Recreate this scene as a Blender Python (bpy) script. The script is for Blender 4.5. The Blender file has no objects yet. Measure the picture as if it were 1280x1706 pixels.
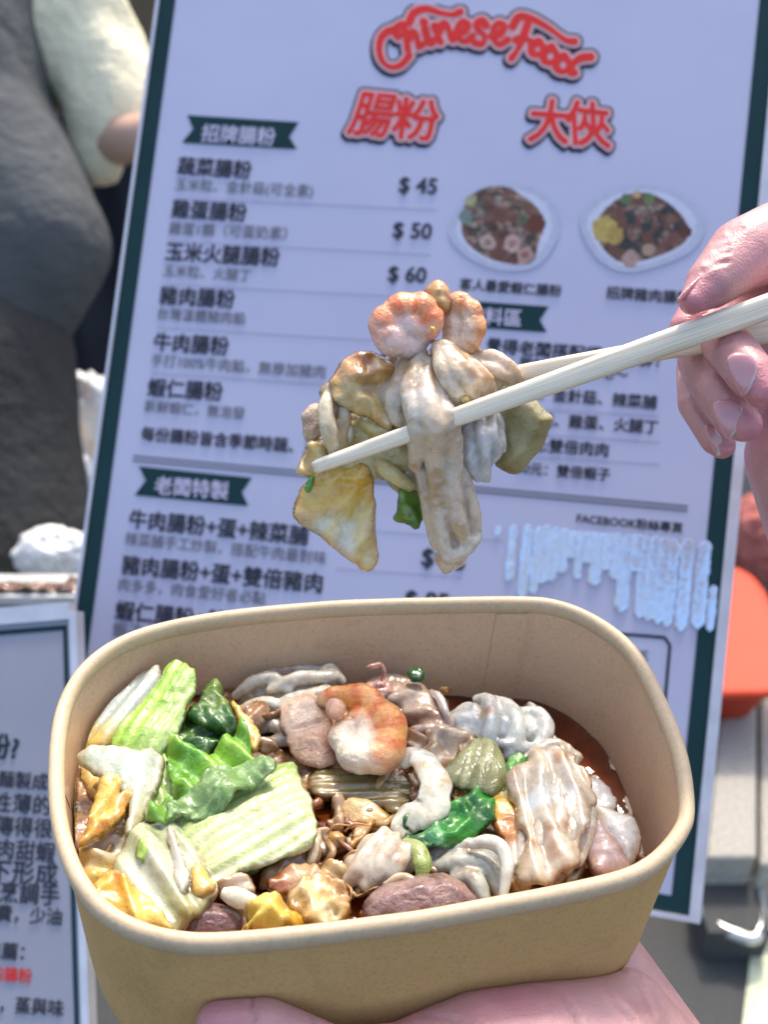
import bpy, math, random
import numpy as np
from mathutils import Vector, Matrix
from mathutils.geometry import delaunay_2d_cdt
R = math.radians
random.seed(4)
scn = bpy.context.scene
COL = scn.collection

# ------------------------------------------------------------------ camera
F = 1800.0; PCX, PCY = 640.0, 853.0          # focal length and centre, in photograph pixels
PITCH = R(35); CAMZ = 1.60
cam_d = bpy.data.cameras.new('camera'); cam = bpy.data.objects.new('camera', cam_d); COL.objects.link(cam)
cam.location = (0, 0, CAMZ); cam.rotation_euler = (R(90) - PITCH, 0, 0)
cam_d.sensor_fit = 'VERTICAL'; cam_d.sensor_height = 24; cam_d.lens = 24 * F / 1706
cam_d.clip_start = .01; cam_d.clip_end = 100
cam_d.dof.use_dof = True; cam_d.dof.focus_distance = .295; cam_d.dof.aperture_fstop = cam_d.lens / 2.5
scn.camera = cam

# ------------------------------------------------------------------ sky, sun, exposure
SUN_EL, SUN_AZ = 56, 14                       # degrees; azimuth from straight ahead (+Y) towards +X
w = bpy.data.worlds.new('World'); scn.world = w; w.use_nodes = True
nt = w.node_tree; nt.nodes.clear()
sky = nt.nodes.new('ShaderNodeTexSky'); sky.sky_type = 'NISHITA'; sky.sun_disc = False
sky.dust_density = 3.5; sky.ozone_density = .6; sky.air_density = 1.0; sky.sun_elevation = R(SUN_EL); sky.sun_rotation = R(SUN_AZ)
bg = nt.nodes.new('ShaderNodeBackground'); bg.inputs[1].default_value = .15
ow = nt.nodes.new('ShaderNodeOutputWorld')
nt.links.new(sky.outputs[0], bg.inputs[0]); nt.links.new(bg.outputs[0], ow.inputs[0])
sd = bpy.data.lights.new('sun', 'SUN'); sd.energy = 1.5; sd.angle = R(5); sd.color = (1, .93, .80)
so = bpy.data.objects.new('sun', sd); COL.objects.link(so)
sdir = Vector((math.sin(R(SUN_AZ)) * math.cos(R(SUN_EL)), math.cos(R(SUN_AZ)) * math.cos(R(SUN_EL)), math.sin(R(SUN_EL))))
so.rotation_euler = sdir.to_track_quat('Z', 'Y').to_euler(); so.location = sdir * 5
scn.view_settings.view_transform = 'Standard'; scn.view_settings.look = 'None'
scn.view_settings.exposure = 1.35; scn.view_settings.gamma = 1

# ------------------------------------------------------------------ geometry of the photograph
cp, sp = math.cos(PITCH), math.sin(PITCH)
A_CAM = np.array([[1, 0, 0], [0, -sp, cp], [0, -cp, -sp]])          # columns: image right, image down, forward
C0 = np.array([0, 0, CAMZ])
def w2(pc): return C0 + A_CAM @ np.asarray(pc, float)
def ray(u, v): return np.array([(u - PCX) / F, (v - PCY) / F, 1.0])
def W(u, v, d): return w2(ray(u, v) * d)
def rot(a, b, c):
    ca, sa = np.cos(a), np.sin(a); cb, sb = np.cos(b), np.sin(b); cc, sc = np.cos(c), np.sin(c)
    return np.array([[1,0,0],[0,ca,-sa],[0,sa,ca]]) @ np.array([[cb,0,sb],[0,1,0],[-sb,0,cb]]) @ np.array([[cc,-sc,0],[sc,cc,0],[0,0,1]])
class Frame:
    """A plane in space: x right, y up the plane, z out of it towards the viewer."""
    def __init__(s, Rc, t):
        s.R = A_CAM @ (Rc @ np.diag([1, -1, -1])); s.o = w2(t)
        s.Rc = Rc @ np.diag([1, -1, -1]); s.t = np.array(t, float)
    def at(s, u, v, h=0.0):
        """where the sight line through a photograph pixel meets the plane z = h"""
        r = ray(u, v); n = s.Rc[:, 2]; k = (n @ s.t + h) / (n @ r)
        return s.Rc.T @ (r * k - s.t)
    def px(s, p):
        q = s.Rc @ np.asarray(p, float) + s.t
        return PCX + F * q[0] / q[2], PCY + F * q[1] / q[2]
    def mat(s):
        m = Matrix.Identity(4)
        for i in range(3):
            for j in range(3): m[i][j] = s.R[i, j]
            m[i][3] = s.o[i]
        return m
BOARD = Frame(rot(R(-5.00866), R(10.66164), R(6.84392)), (0, 0, .65))
BOWL = Frame(rot(R(-55), R(-3.5), R(-11.2)), (-.0022, .0633, .3015))
CLUMP = Frame(np.eye(3), (0, 0, .325))
BOARD2 = Frame(rot(R(-8), R(6), R(-4.2)), (-.26, .25, .56))

# ------------------------------------------------------------------ numpy noise
_rs = np.random.RandomState(7); _tab = _rs.rand(64, 64, 64).astype(np.float32)
def vnoise(p):
    p = np.asarray(p, float); i = np.floor(p).astype(int); f = p - i; f = f * f * (3 - 2 * f); o = 0
    for a in (0, 1):
        for b in (0, 1):
            for c in (0, 1):
                wgt = (f[..., 0] if a else 1 - f[..., 0]) * (f[..., 1] if b else 1 - f[..., 1]) * (f[..., 2] if c else 1 - f[..., 2])
                o = o + wgt * _tab[(i[..., 0] + a) & 63, (i[..., 1] + b) & 63, (i[..., 2] + c) & 63]
    return o * 2 - 1
def fbm(x, y, z=0.0, oct=3):
    x = np.asarray(x, float); z = np.zeros_like(x) + z; y = np.zeros_like(x) + y; o = 0; a = 1; s = 0
    for k in range(oct):
        o = o + a * vnoise(np.stack([x, y, z + k * 9.3], -1)); s += a; a *= .5; x = x * 2.03; y = y * 2.03; z = z * 2.03
    return o / s
def sstep(a, b, x):
    t = np.clip((x - a) / (b - a), 0, 1); return t * t * (3 - 2 * t)
def lerp(a, b, t): return np.asarray(a, float) * (1 - t)[..., None] + np.asarray(b, float) * t[..., None]

# ------------------------------------------------------------------ materials
class NB:
    def __init__(s, name):
        s.m = bpy.data.materials.new(name); s.m.use_nodes = True; s.t = s.m.node_tree; s.t.nodes.clear()
        s.o = s.n('ShaderNodeOutputMaterial'); s.p = s.n('ShaderNodeBsdfPrincipled'); s.l(s.p.outputs[0], s.o.inputs[0])
    def n(s, t, **k):
        x = s.t.nodes.new(t)
        for a, b in k.items(): setattr(x, a, b)
        return x
    def l(s, a, b): s.t.links.new(a, b)
    def set(s, **k):
        for a, b in k.items(): s.p.inputs[a.replace('_', ' ')].default_value = b
        return s
    def co(s): 
        if not hasattr(s, '_co'): s._co = s.n('ShaderNodeTexCoord').outputs['Object']
        return s._co
    def noise(s, scale, detail=3, rough=.55, dist=0, vec=None):
        x = s.n('ShaderNodeTexNoise'); x.inputs['Scale'].default_value = scale; x.inputs['Detail'].default_value = detail
        x.inputs['Roughness'].default_value = rough; x.inputs['Distortion'].default_value = dist
        s.l(vec or s.co(), x.inputs['Vector']); return x.outputs['Fac']
    def ramp(s, fac, stops):
        x = s.n('ShaderNodeValToRGB'); e = x.color_ramp.elements
        while len(e) < len(stops): e.new(.5)
        for q, (p, c) in zip(e, stops): q.position = p; q.color = (*c, 1) if len(c) == 3 else c
        s.l(fac, x.inputs[0]); return x.outputs[0]
    def mix(s, fac, a, b, mode='MIX'):
        x = s.n('ShaderNodeMix', data_type='RGBA', blend_type=mode)
        for i, q in ((0, fac), (6, a), (7, b)):
            if isinstance(q, (int, float)): x.inputs[i].default_value = q
            elif isinstance(q, tuple): x.inputs[i].default_value = (*q, 1)
            else: s.l(q, x.inputs[i])
        return x.outputs[2]
    def bump(s, *hs):
        nrm = None
        for h, st, d in hs:
            b = s.n('ShaderNodeBump'); b.inputs['Strength'].default_value = st; b.inputs['Distance'].default_value = d
            s.l(h, b.inputs['Height'])
            if nrm: s.l(nrm, b.inputs['Normal'])
            nrm = b.outputs[0]
        s.l(nrm, s.p.inputs['Normal']); return s
    def attr(s, name='Col'): return s.n('ShaderNodeAttribute', attribute_name=name).outputs['Color']
def simple(name, c, rough=.6, var=.12, scale=40, bump=0.2, bd=.001, **k):
    b = NB(name); n = b.noise(scale, 4)
    lo = tuple(x * (1 - var) for x in c); hi = tuple(min(1, x * (1 + var)) for x in c)
    b.l(b.ramp(n, [(.3, lo), (.7, hi)]), b.p.inputs['Base Color']); b.set(Roughness=rough, **k)
    if name.endswith('ink') or name.endswith('print'): b.p.inputs['Specular IOR Level'].default_value = .15
    if bump: b.bump((b.noise(scale * 5, 3), bump, bd))
    return b.m
def food_mat(name, rough=.2, sss=.35, rad=(.004, .003, .002), bs=900, bst=.35, coat=.6, trans=0.0, spec=.5):
    b = NB(name); a = b.attr()
    n = b.noise(330, 5, .65); c = b.mix(.8, a, b.ramp(n, [(.28, (.62, .54, .46)), (.5, (.86, .84, .81)), (.75, (.93, .92, .90))]), 'MULTIPLY')
    sp_ = b.ramp(b.noise(1100, 3, .6), [(.66, (0, 0, 0)), (.76, (.45, .45, .45))]); c = b.mix(sp_, c, (.34, .17, .06)) if trans is not None and bs < 1100 else c
    b.l(c, b.p.inputs['Base Color'])
    b.set(Subsurface_Weight=sss, Subsurface_Radius=rad, Subsurface_Scale=1.0, Coat_Weight=coat, Transmission_Weight=trans or 0, IOR=1.42)
    rr2 = b.ramp(b.noise(240, 3), [(.35, (rough * .6,) * 3), (.7, (rough * 1.9,) * 3)]); b.l(rr2, b.p.inputs['Roughness'])
    b.l(b.ramp(b.noise(180, 2), [(.4, (.02,) * 3), (.7, (.12,) * 3)]), b.p.inputs['Coat Roughness'])
    b.p.inputs['Specular IOR Level'].default_value = spec
    rg = b.n('ShaderNodeTexNoise', noise_type='RIDGED_MULTIFRACTAL'); rg.inputs['Scale'].default_value = 130; rg.inputs['Detail'].default_value = 4; rg.inputs['Distortion'].default_value = .8; b.l(b.co(), rg.inputs['Vector'])
    b.bump((rg.outputs['Fac'], .45 if 'rice' in name else .3, .0012), (b.noise(bs * .3, 3, .6, .6), bst * 1.1, .0014), (b.noise(bs * .9, 4, .65), bst * .6, .0005))
    cb = b.n('ShaderNodeBump'); cb.inputs['Strength'].default_value = .6; cb.inputs['Distance'].default_value = .0012
    b.l(b.noise(380, 3, .5, .3), cb.inputs['Height']); b.l(cb.outputs[0], b.p.inputs['Coat Normal']); return b.m
M = {}
M['wet'] = food_mat('wet_food', coat=1, bst=.4)
M['leaf'] = food_mat('wet_leaf', sss=.15, rough=.3, coat=.6, bs=1100, bst=.4, spec=.4)
M['meat'] = food_mat('wet_meat', sss=.35, rad=(.004, .0025, .002), rough=.3, bs=1500, bst=.6, coat=.8)
M['noodle'] = food_mat('wet_rice_roll', sss=.6, rad=(.005, .004, .003), rough=.18, bs=520, bst=.3, coat=1, trans=.15)
b = NB('brown_sauce'); n = b.noise(55, 4, .6, .6)
b.l(b.ramp(n, [(.3, (.06, .010, .002)), (.55, (.13, .026, .004)), (.75, (.26, .08, .012))]), b.p.inputs['Base Color'])
b.set(Roughness=.06, Coat_Weight=.0, IOR=1.36, Subsurface_Weight=.15, Subsurface_Radius=(.004, .0015, .0005), Subsurface_Scale=1.0)
b.bump((b.noise(90, 2), .35, .002), (b.noise(420, 2), .12, .0006)); M['sauce'] = b.m
def kraft(name, c, rough, coat):
    b = NB(name); n = b.noise(900, 5, .7); n2 = b.noise(25, 3)
    c1 = b.ramp(n, [(.25, tuple(x * .72 for x in c)), (.45, c), (.8, tuple(min(1, x * 1.14) for x in c))])
    m = b.n('ShaderNodeMapping'); m.inputs['Scale'].default_value = (90, 500, 160); m.inputs['Rotation'].default_value = (.3, .2, .6); b.l(b.co(), m.inputs[0])
    fib = b.noise(9, 6, .8, 1.5, m.outputs[0])
    c2 = b.mix(b.ramp(fib, [(.66, (0, 0, 0)), (.74, (.55, .55, .55))]), c1, tuple(x * .45 for x in c))
    st_ = b.ramp(b.noise(38, 5, .65, 1.2), [(.54, (0, 0, 0)), (.68, (.28, .28, .28))]); c2 = b.mix(st_, c2, tuple(x * .62 for x in c)); c3 = b.mix(.45, c2, b.ramp(n2, [(.3, (.78, .76, .74)), (.7, (1, 1, 1))]), 'MULTIPLY')
    b.l(c3, b.p.inputs['Base Color']); b.set(Roughness=rough, Coat_Weight=coat, Coat_Roughness=.35)
    b.bump((n, .25, .0003), (b.noise(60, 3), .25, .0015)); return b.m
M['kraft_in'] = kraft('kraft_paper_lining', (.60, .385, .22), .45, .25)
M['kraft_out'] = kraft('kraft_paper_outside', (.56, .34, .125), .7, 0)
M['kraft_rim'] = kraft('kraft_paper_rim', (.56, .42, .26), .55, .1)
b = NB('bamboo'); m = b.n('ShaderNodeMapping'); m.inputs['Scale'].default_value = (12, 1100, 1100); b.l(b.co(), m.inputs[0])
g = b.noise(1, 4, .6, .4, m.outputs[0]); m2 = b.n('ShaderNodeMapping'); m2.inputs['Scale'].default_value = (25, 3500, 3500); b.l(b.co(), m2.inputs[0]); g2 = b.noise(1, 3, .6, .2, m2.outputs[0])
b.l(b.mix(.6, b.ramp(g, [(.3, (.72, .60, .42)), (.5, (.86, .77, .60)), (.7, (.90, .83, .69))]), b.ramp(g2, [(.3, (.7, .66, .6)), (.6, (1, 1, 1))]), 'MULTIPLY'), b.p.inputs['Base Color'])
b.set(Roughness=.5, Subsurface_Weight=.1, Subsurface_Radius=(.002, .001, .001), Subsurface_Scale=1.0); b.bump((g, .3, .0004), (g2, .25, .0002)); M['bamboo'] = b.m
def skin(name):
    b = NB(name); a = b.attr(); n = b.noise(130, 4)
    b.l(b.mix(.5, a, b.ramp(n, [(.3, (.8, .72, .72)), (.7, (1, 1, 1))]), 'MULTIPLY'), b.p.inputs['Base Color'])
    b.set(Roughness=.42, Subsurface_Weight=.35, Subsurface_Radius=(.006, .0022, .0012), Subsurface_Scale=1.0, Coat_Weight=.08, Coat_Roughness=.3)
    v = b.n('ShaderNodeTexVoronoi'); v.inputs['Scale'].default_value = 1500; b.l(b.co(), v.inputs['Vector'])
    m = b.n('ShaderNodeMapping'); m.inputs['Scale'].default_value = (300, 900, 300); m.inputs['Rotation'].default_value = (.3, .5, .5); b.l(b.co(), m.inputs[0])
    b.bump((v.outputs['Distance'], .35, .0003), (b.noise(1, 4, .6, .8, m.outputs[0]), .35, .0006)); return b.m
M['skin'] = skin('skin')
b = NB('fingernail'); n = b.noise(300, 2)
b.l(b.mix(.8, b.attr(), b.ramp(n, [(.3, (.9, .86, .86)), (.7, (1, 1, 1))]), 'MULTIPLY'), b.p.inputs['Base Color'])
b.set(Roughness=.22, Coat_Weight=.6, Coat_Roughness=.12, Subsurface_Weight=.3, Subsurface_Radius=(.003, .0015, .001), Subsurface_Scale=1.0); M['nail'] = b.m
# board materials
b = NB('laminated_white_print'); n = b.noise(9, 3)
b.l(b.ramp(n, [(.3, (.395, .40, .535)), (.7, (.43, .435, .57))]), b.p.inputs['Base Color']); b.set(Roughness=.32, Coat_Weight=.25, Coat_Roughness=.2)
b.bump((b.noise(14, 2), .15, .003)); M['print_white'] = b.m
M['print_green'] = simple('dark_green_print', (.010, .036, .040), .35, .1, 20, 0)
M['print_black'] = simple('black_ink', (.035, .037, .055), .4, .05, 20, 0)
M['print_grey'] = simple('grey_ink', (.13, .135, .17), .4, .05, 20, 0)
M['print_faint'] = simple('faint_grey_ink', (.33, .32, .44), .4, .05, 20, 0)
M['print_lilac'] = simple('white_ink', (.46, .44, .58), .4, .03, 20, 0)
M['print_red'] = simple('red_ink', (.62, .035, .03), .4, .08, 60, 0)
M['print_pink'] = simple('pink_ink', (.58, .36, .38), .4, .03, 60, 0)
M['print_navy'] = simple('navy_ink', (.012, .018, .035), .4, .05, 60, 0)
M['edge_silver'] = simple('brushed_aluminium_edge', (.62, .6, .62), .35, .1, 60, .1, Metallic=.6)
def ink_attr(name):
    b = NB(name); b.l(b.mix(.35, b.attr(), b.ramp(b.noise(240, 4, .7), [(.3, (.5, .5, .5)), (.7, (1, 1, 1))]), 'MULTIPLY'), b.p.inputs['Base Color']); b.set(Roughness=.4); return b.m
M['photo_print'] = ink_attr('printed_photo')
b = NB('pale_blue_glare'); b.set(Base_Color=(.70, .84, 1, 1), Metallic=.7, Roughness=.1)  # pale blue metal standing in for glare on the laminate
b.bump((b.noise(260, 3, .6), .35, .001), (b.noise(60, 2), .25, .003)); M['glare'] = b.m

# ------------------------------------------------------------------ object helpers
def link(name, me, mat=None, parent=None, smooth=True, mw=None):
    o = bpy.data.objects.new(name, me); COL.objects.link(o)
    if mat is not None and not me.materials: me.materials.append(mat)
    if smooth and me.polygons: me.polygons.foreach_set('use_smooth', [True] * len(me.polygons))
    if parent is not None: o.parent = parent
    if mw is not None: o.matrix_world = mw
    return o
def tag(o, label, cat, group=None, kind=None):
    if label: o['label'] = label
    if cat: o['category'] = cat
    if group: o['group'] = group
    if kind: o['kind'] = kind
    return o
def mesh(name, V, Fc, col=None):
    me = bpy.data.meshes.new(name); me.from_pydata([tuple(map(float, v)) for v in V], [], [tuple(map(int, f)) for f in Fc]); me.update()
    if col is not None: setcol(me, col)
    return me
def setcol(me, col, food=False):
    if food == 2: col = np.clip(np.asarray(col), 0, 1) ** 1.05 * .97
    elif food: col = np.clip(np.asarray(col), 0, 1) ** 1.1 * .92
    a = me.color_attributes.new('Col', 'FLOAT_COLOR', 'POINT')
    c = np.ones((len(me.vertices), 4), np.float32); c[:, :3] = np.clip(col, 0, 1); a.data.foreach_set('color', c.ravel())
def empty(name, mw=None, loc=None):
    o = bpy.data.objects.new(name, None); COL.objects.link(o); o.empty_display_size = .02
    if mw is not None: o.matrix_world = mw
    if loc is not None: o.location = loc
    return o
def boxes(lst):
    """bevel-less boxes in one mesh: (x0,x1,y0,y1,z0,z1)"""
    V = []; Fs = []
    for (a, b_, c, d, e, f) in lst:
        k = len(V); V += [(a,c,e),(b_,c,e),(b_,d,e),(a,d,e),(a,c,f),(b_,c,f),(b_,d,f),(a,d,f)]
        Fs += [[k+i for i in q] for q in ((0,3,2,1),(4,5,6,7),(0,1,5,4),(1,2,6,5),(2,3,7,6),(3,0,4,7))]
    return V, Fs
def bevel(o, wd, seg=3):
    m = o.modifiers.new('b', 'BEVEL'); m.width = wd; m.segments = seg; m.limit_method = 'ANGLE'; return o
def chaikin(P, n=2):
    P = np.asarray(P, float)
    for _ in range(n):
        Q = np.roll(P, -1, 0); P = np.stack([P * .75 + Q * .25, P * .25 + Q * .75], 1).reshape(-1, P.shape[1])
    return P
def inside(pts, poly):
    x, y = pts[:, 0], pts[:, 1]; r = np.zeros(len(pts), bool); n = len(poly)
    for i in range(n):
        x1, y1 = poly[i]; x2, y2 = poly[(i + 1) % n]
        c = ((y1 > y) != (y2 > y)); xx = (x2 - x1) * (y - y1) / (y2 - y1 + 1e-15) + x1; r ^= c & (x < xx)
    return r
def bdist(pts, poly):
    d = np.full(len(pts), 1e9); n = len(poly)
    for i in range(n):
        a = poly[i]; e = poly[(i + 1) % n] - a; L = e @ e + 1e-18
        t = np.clip(((pts - a) @ e) / L, 0, 1); q = a + t[:, None] * e
        d = np.minimum(d, np.hypot(pts[:, 0] - q[:, 0], pts[:, 1] - q[:, 1]))
    return d
def resample(P, step):
    P = np.vstack([P, P[:1]]); s = np.r_[0, np.cumsum(np.hypot(*np.diff(P, axis=0).T))]
    n = max(8, int(s[-1] / step)); t = np.linspace(0, s[-1], n, endpoint=False)
    return np.stack([np.interp(t, s, P[:, 0]), np.interp(t, s, P[:, 1])], 1)

# bowl shape (metres, in the bowl's own frame; origin at the middle of the rim): one closed, slightly squeezed rim curve
_rim = [(93,1310),(100,1200),(130,1130),(185,1080),(265,1048),(400,1024),(600,1009),(850,1003),(930,1010),(995,1038),(1053,1085),(1095,1155),(1133,1250),(1146,1340),(1135,1385),(1085,1440),(1000,1473),(800,1513),(600,1545),(400,1566),(290,1565),(200,1535),(140,1480),(105,1400)]
_rm = np.array([BOWL.at(*p)[:2] for p in _rim]); _q = []
for _i in range(len(_rm)):
    a, b_, c, d = (_rm[(_i + k) % len(_rm)] for k in (-1, 0, 1, 2))
    for _k in range(12):
        f = _k / 12; _q.append(.5*((2*b_)+(-a+c)*f+(2*a-5*b_+4*c-d)*f*f+(-a+3*b_-3*c+d)*f**3))
_q = np.array(_q)
for _ in range(10): _q = (np.roll(_q, 1, 0) + _q * 2 + np.roll(_q, -1, 0)) / 4
RC = (_q.max(0) + _q.min(0)) / 2; RIMP = resample(_q[::-1] if False else _q, .0022)
_d = RIMP - RC; _th = np.arctan2(_d[:, 1], _d[:, 0]); _o = np.argsort(_th); TH, RAD = _th[_o], np.hypot(*_d.T)[_o]
RIMP = RC + np.stack([np.cos(TH), np.sin(TH)], 1) * RAD[:, None]
_n = np.roll(RIMP, -1, 0) - np.roll(RIMP, 1, 0); NRM = np.stack([_n[:, 1], -_n[:, 0]], 1); NRM /= np.hypot(*NRM.T)[:, None]   # outward
DEPTH = .047; SXY = .93; SHIFT = np.array([-.0019, -.0085]); SL = -.0345
def ring(z, off=0.0):
    """the wall's outline at height z (0 = rim, -DEPTH = base), moved outward by off"""
    f = -z / DEPTH; return RC + (RIMP - RC) * (1 - (1 - SXY) * f) + SHIFT * f + NRM * off
def wall_clamp(V, margin=.0010):
    f = np.clip(-V[:, 2] / DEPTH, 0, 1); s = (1 - (1 - SXY) * f); q = (V[:, :2] - RC - SHIFT * f[:, None]) / s[:, None]
    th = np.arctan2(q[:, 1], q[:, 0]); rho = np.hypot(*q.T); lim = np.interp(th, TH, RAD, period=2 * math.pi) - .0016 - margin
    k = np.where(rho > lim, lim / np.maximum(rho, 1e-9), 1); q = q * k[:, None]
    V = V.copy(); V[:, :2] = q * s[:, None] + RC + SHIFT * f[:, None]; return V

PIECES = []
def vein(x, y, s_): return sstep(.88, .97, 1 - np.abs(fbm(x * 190, y * 190, s_ + 51, 2)) * 1.7)
def piece(name, label, cat, outline, h, thick, col, fr=BOWL, tilt=(0, 0), relief=None, bend=None, edge=.35, back=.5, mat='wet', step=.00075,
          jag=.0007, lump=.0003, lsc=160, sm=2, group=None, seed=None, parent=None, ring=.5, clamp=True, sheet=None, grow=1.10, amp=1.35, soak=.75):
    """A soft solid piece of food: outline (photo pixels) laid on the plane z=h of a frame, tilted, domed and wrinkled.
    tilt = slope of the piece (dz/dx, dz/dy)."""
    sd_ = seed if seed is not None else len(PIECES) * 3.7; PIECES.append(name)
    C = np.mean(np.array(outline, float), 0); c3 = fr.at(C[0], C[1], h)
    # outline on the tilted plane
    n = np.array([-tilt[0], -tilt[1], 1.0]); nc = fr.Rc @ n; oc = fr.Rc @ c3 + fr.t
    P = []
    for (u, v) in outline:
        r = ray(u, v); k = (nc @ oc) / (nc @ r); q = fr.Rc.T @ (r * k - fr.t); P.append(q[:2] - c3[:2])
    if sheet is None: sheet = (mat in ('leaf', 'noodle') or cat == 'egg')
    P = chaikin(P, 1 if sheet else sm); P = resample(P, step * 1.1); P = P * grow
    nn = np.roll(P, -1, 0) - np.roll(P, 1, 0); nn = np.stack([nn[:, 1], -nn[:, 0]], 1); nn /= np.maximum(1e-9, np.hypot(nn[:, 0], nn[:, 1]))[:, None]
    P = P + nn * (fbm(P[:, 0] * 220, P[:, 1] * 220, sd_, 3) * jag * 1.8 + fbm(P[:, 0] * 90, P[:, 1] * 90, sd_ + 2, 2) * jag * (2.2 if sheet else 1))[:, None]
    lo, hi = P.min(0), P.max(0)
    gx, gy = np.meshgrid(np.arange(lo[0], hi[0], step), np.arange(lo[1], hi[1], step * .87)); gx = gx + (np.arange(gx.shape[0]) % 2 * step * .5)[:, None]
    G = np.stack([gx.ravel(), gy.ravel()], 1); G = G[inside(G, P)]; dG = bdist(G, P); G = G[dG > step * .45]; dG = dG[dG > step * .45]
    allp = [Vector(p) for p in P] + [Vector(p) for p in G]
    nb = len(P)
    vo, _, fo, ov, _, _ = delaunay_2d_cdt(allp, [(i, (i + 1) % nb) for i in range(nb)], [], 1, 1e-7)
    XY = np.array([tuple(v) for v in vo]); D = bdist(XY, P); isb = D < 1e-6
    rad = max(thick * .9, .0007) * (1 + edge * 2); t = np.clip(D / rad, 0, 1); prof = np.sqrt(np.clip(1 - (1 - t) ** 2, 0, 1))
    big = np.clip(D / max(D.max(), 1e-6), 0, 1); prof = prof * (1 - edge) + edge * prof * np.sqrt(np.clip(1 - (1 - big) ** 2, 0, 1))
    x, y = XY[:, 0], XY[:, 1]; sm_ = sstep(0, rad * ring + .0008, D)
    # normalised coordinates for reliefs
    sx = x / max(1e-6, (hi[0] - lo[0]) / 2); sy = y / max(1e-6, (hi[1] - lo[1]) / 2)
    env = dict(x=x, y=y, D=D, sx=sx, sy=sy, s=sd_)
    zb = (bend(env) if bend else 0 * x) + tilt[0] * x + tilt[1] * y
    rel = (relief(env) if relief else 0 * x) + lump * fbm(x * lsc, y * lsc, sd_ + 5, 3)
    if sheet:
        rel = rel * amp + .35 * thick * fbm(x * 70, y * 70, sd_ + 11, 2); bd = np.sqrt(np.clip(1 - (1 - big) ** 2, 0, 1))
        if name == 'cabbage_leaf': rel = rel + .0016 * fbm(x * 260, y * 260, sd_ + 17, 2) * (1 - sstep(0, .0045, D)) - .0004 * vein(x, y, sd_)
        zb = zb + rel + thick * .35 * bd; pr2 = np.sqrt(np.clip(1 - (1 - np.clip(D / .0005, 0, 1)) ** 2, 0, 1)); t0 = (.0005 if name == 'cabbage_leaf' else .0009) * (1 + .6 * bd); prof = pr2 * t0 / thick; back = .6 + thick * .7 / t0 * sstep(.0015, .009, D); rel0 = rel; rel = rel * 0
    zt = zb + thick * .5 * prof + rel * sm_; zl = zb - thick * back * prof - rel * sm_ * .3 + np.where(isb, 0, 0)
    zl = np.minimum(zl, zt - .0001 * (~isb))
    N = len(XY); top = np.stack([x, y, zt], 1); idx = np.full(N, -1); inn = np.where(~isb)[0]; idx[inn] = N + np.arange(len(inn)); idx[isb] = np.where(isb)[0]
    V = np.vstack([top, np.stack([x, y, zl], 1)[inn]]); V[:, :] += c3
    if fr is BOWL and clamp: V = wall_clamp(V)
    Fs = []
    for f in fo:
        if len(f) == 3:
            a = XY[f[1]] - XY[f[0]]; b_ = XY[f[2]] - XY[f[0]]
            f = list(f) if a[0] * b_[1] - a[1] * b_[0] > 0 else list(f)[::-1]
            Fs.append(f); g = [int(idx[i]) for i in f][::-1]
            if set(g) != set(f): Fs.append(g)
    if name == 'cabbage_leaf': pass
    env['rel'] = rel0 if sheet else rel; c = col(env) if callable(col) else np.tile(np.array(col, float), (N, 1)); c = np.asarray(c)
    if name == 'cabbage_leaf': vv = vein(x, y, sd_)[:, None] * .45; c = c * (1 - vv) + (c * .5 + np.array([.32, .42, .20])) * vv
    if mat in ('noodle', 'wet') and soak:
        g = (1 - sstep(0, .0035, D + .0022 * fbm(x * 140, y * 140, sd_ + 31, 2))) * soak; c = c * (1 - g[:, None] * np.array([.22, .42, .62]))
    cc = np.vstack([c, c[inn]])
    V = V - c3; me = mesh(name, V, Fs); setcol(me, cc, 0 if mat == 'nail' else 2 if (fr is CLUMP or mat == 'leaf' or cat in ('egg', 'cabbage', 'pork')) else 1)
    mm = Matrix.Identity(4); Wp = fr.R @ c3 + fr.o
    for i in range(3):
        for j in range(3): mm[i][j] = fr.R[i, j]
        mm[i][3] = Wp[i]
    o = link(name, me, M[mat], None, True, mm)
    if parent is not None:
        o.parent = parent; o.matrix_parent_inverse = parent.matrix_basis.inverted()
    else: tag(o, label, cat, group)
    return o

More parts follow.
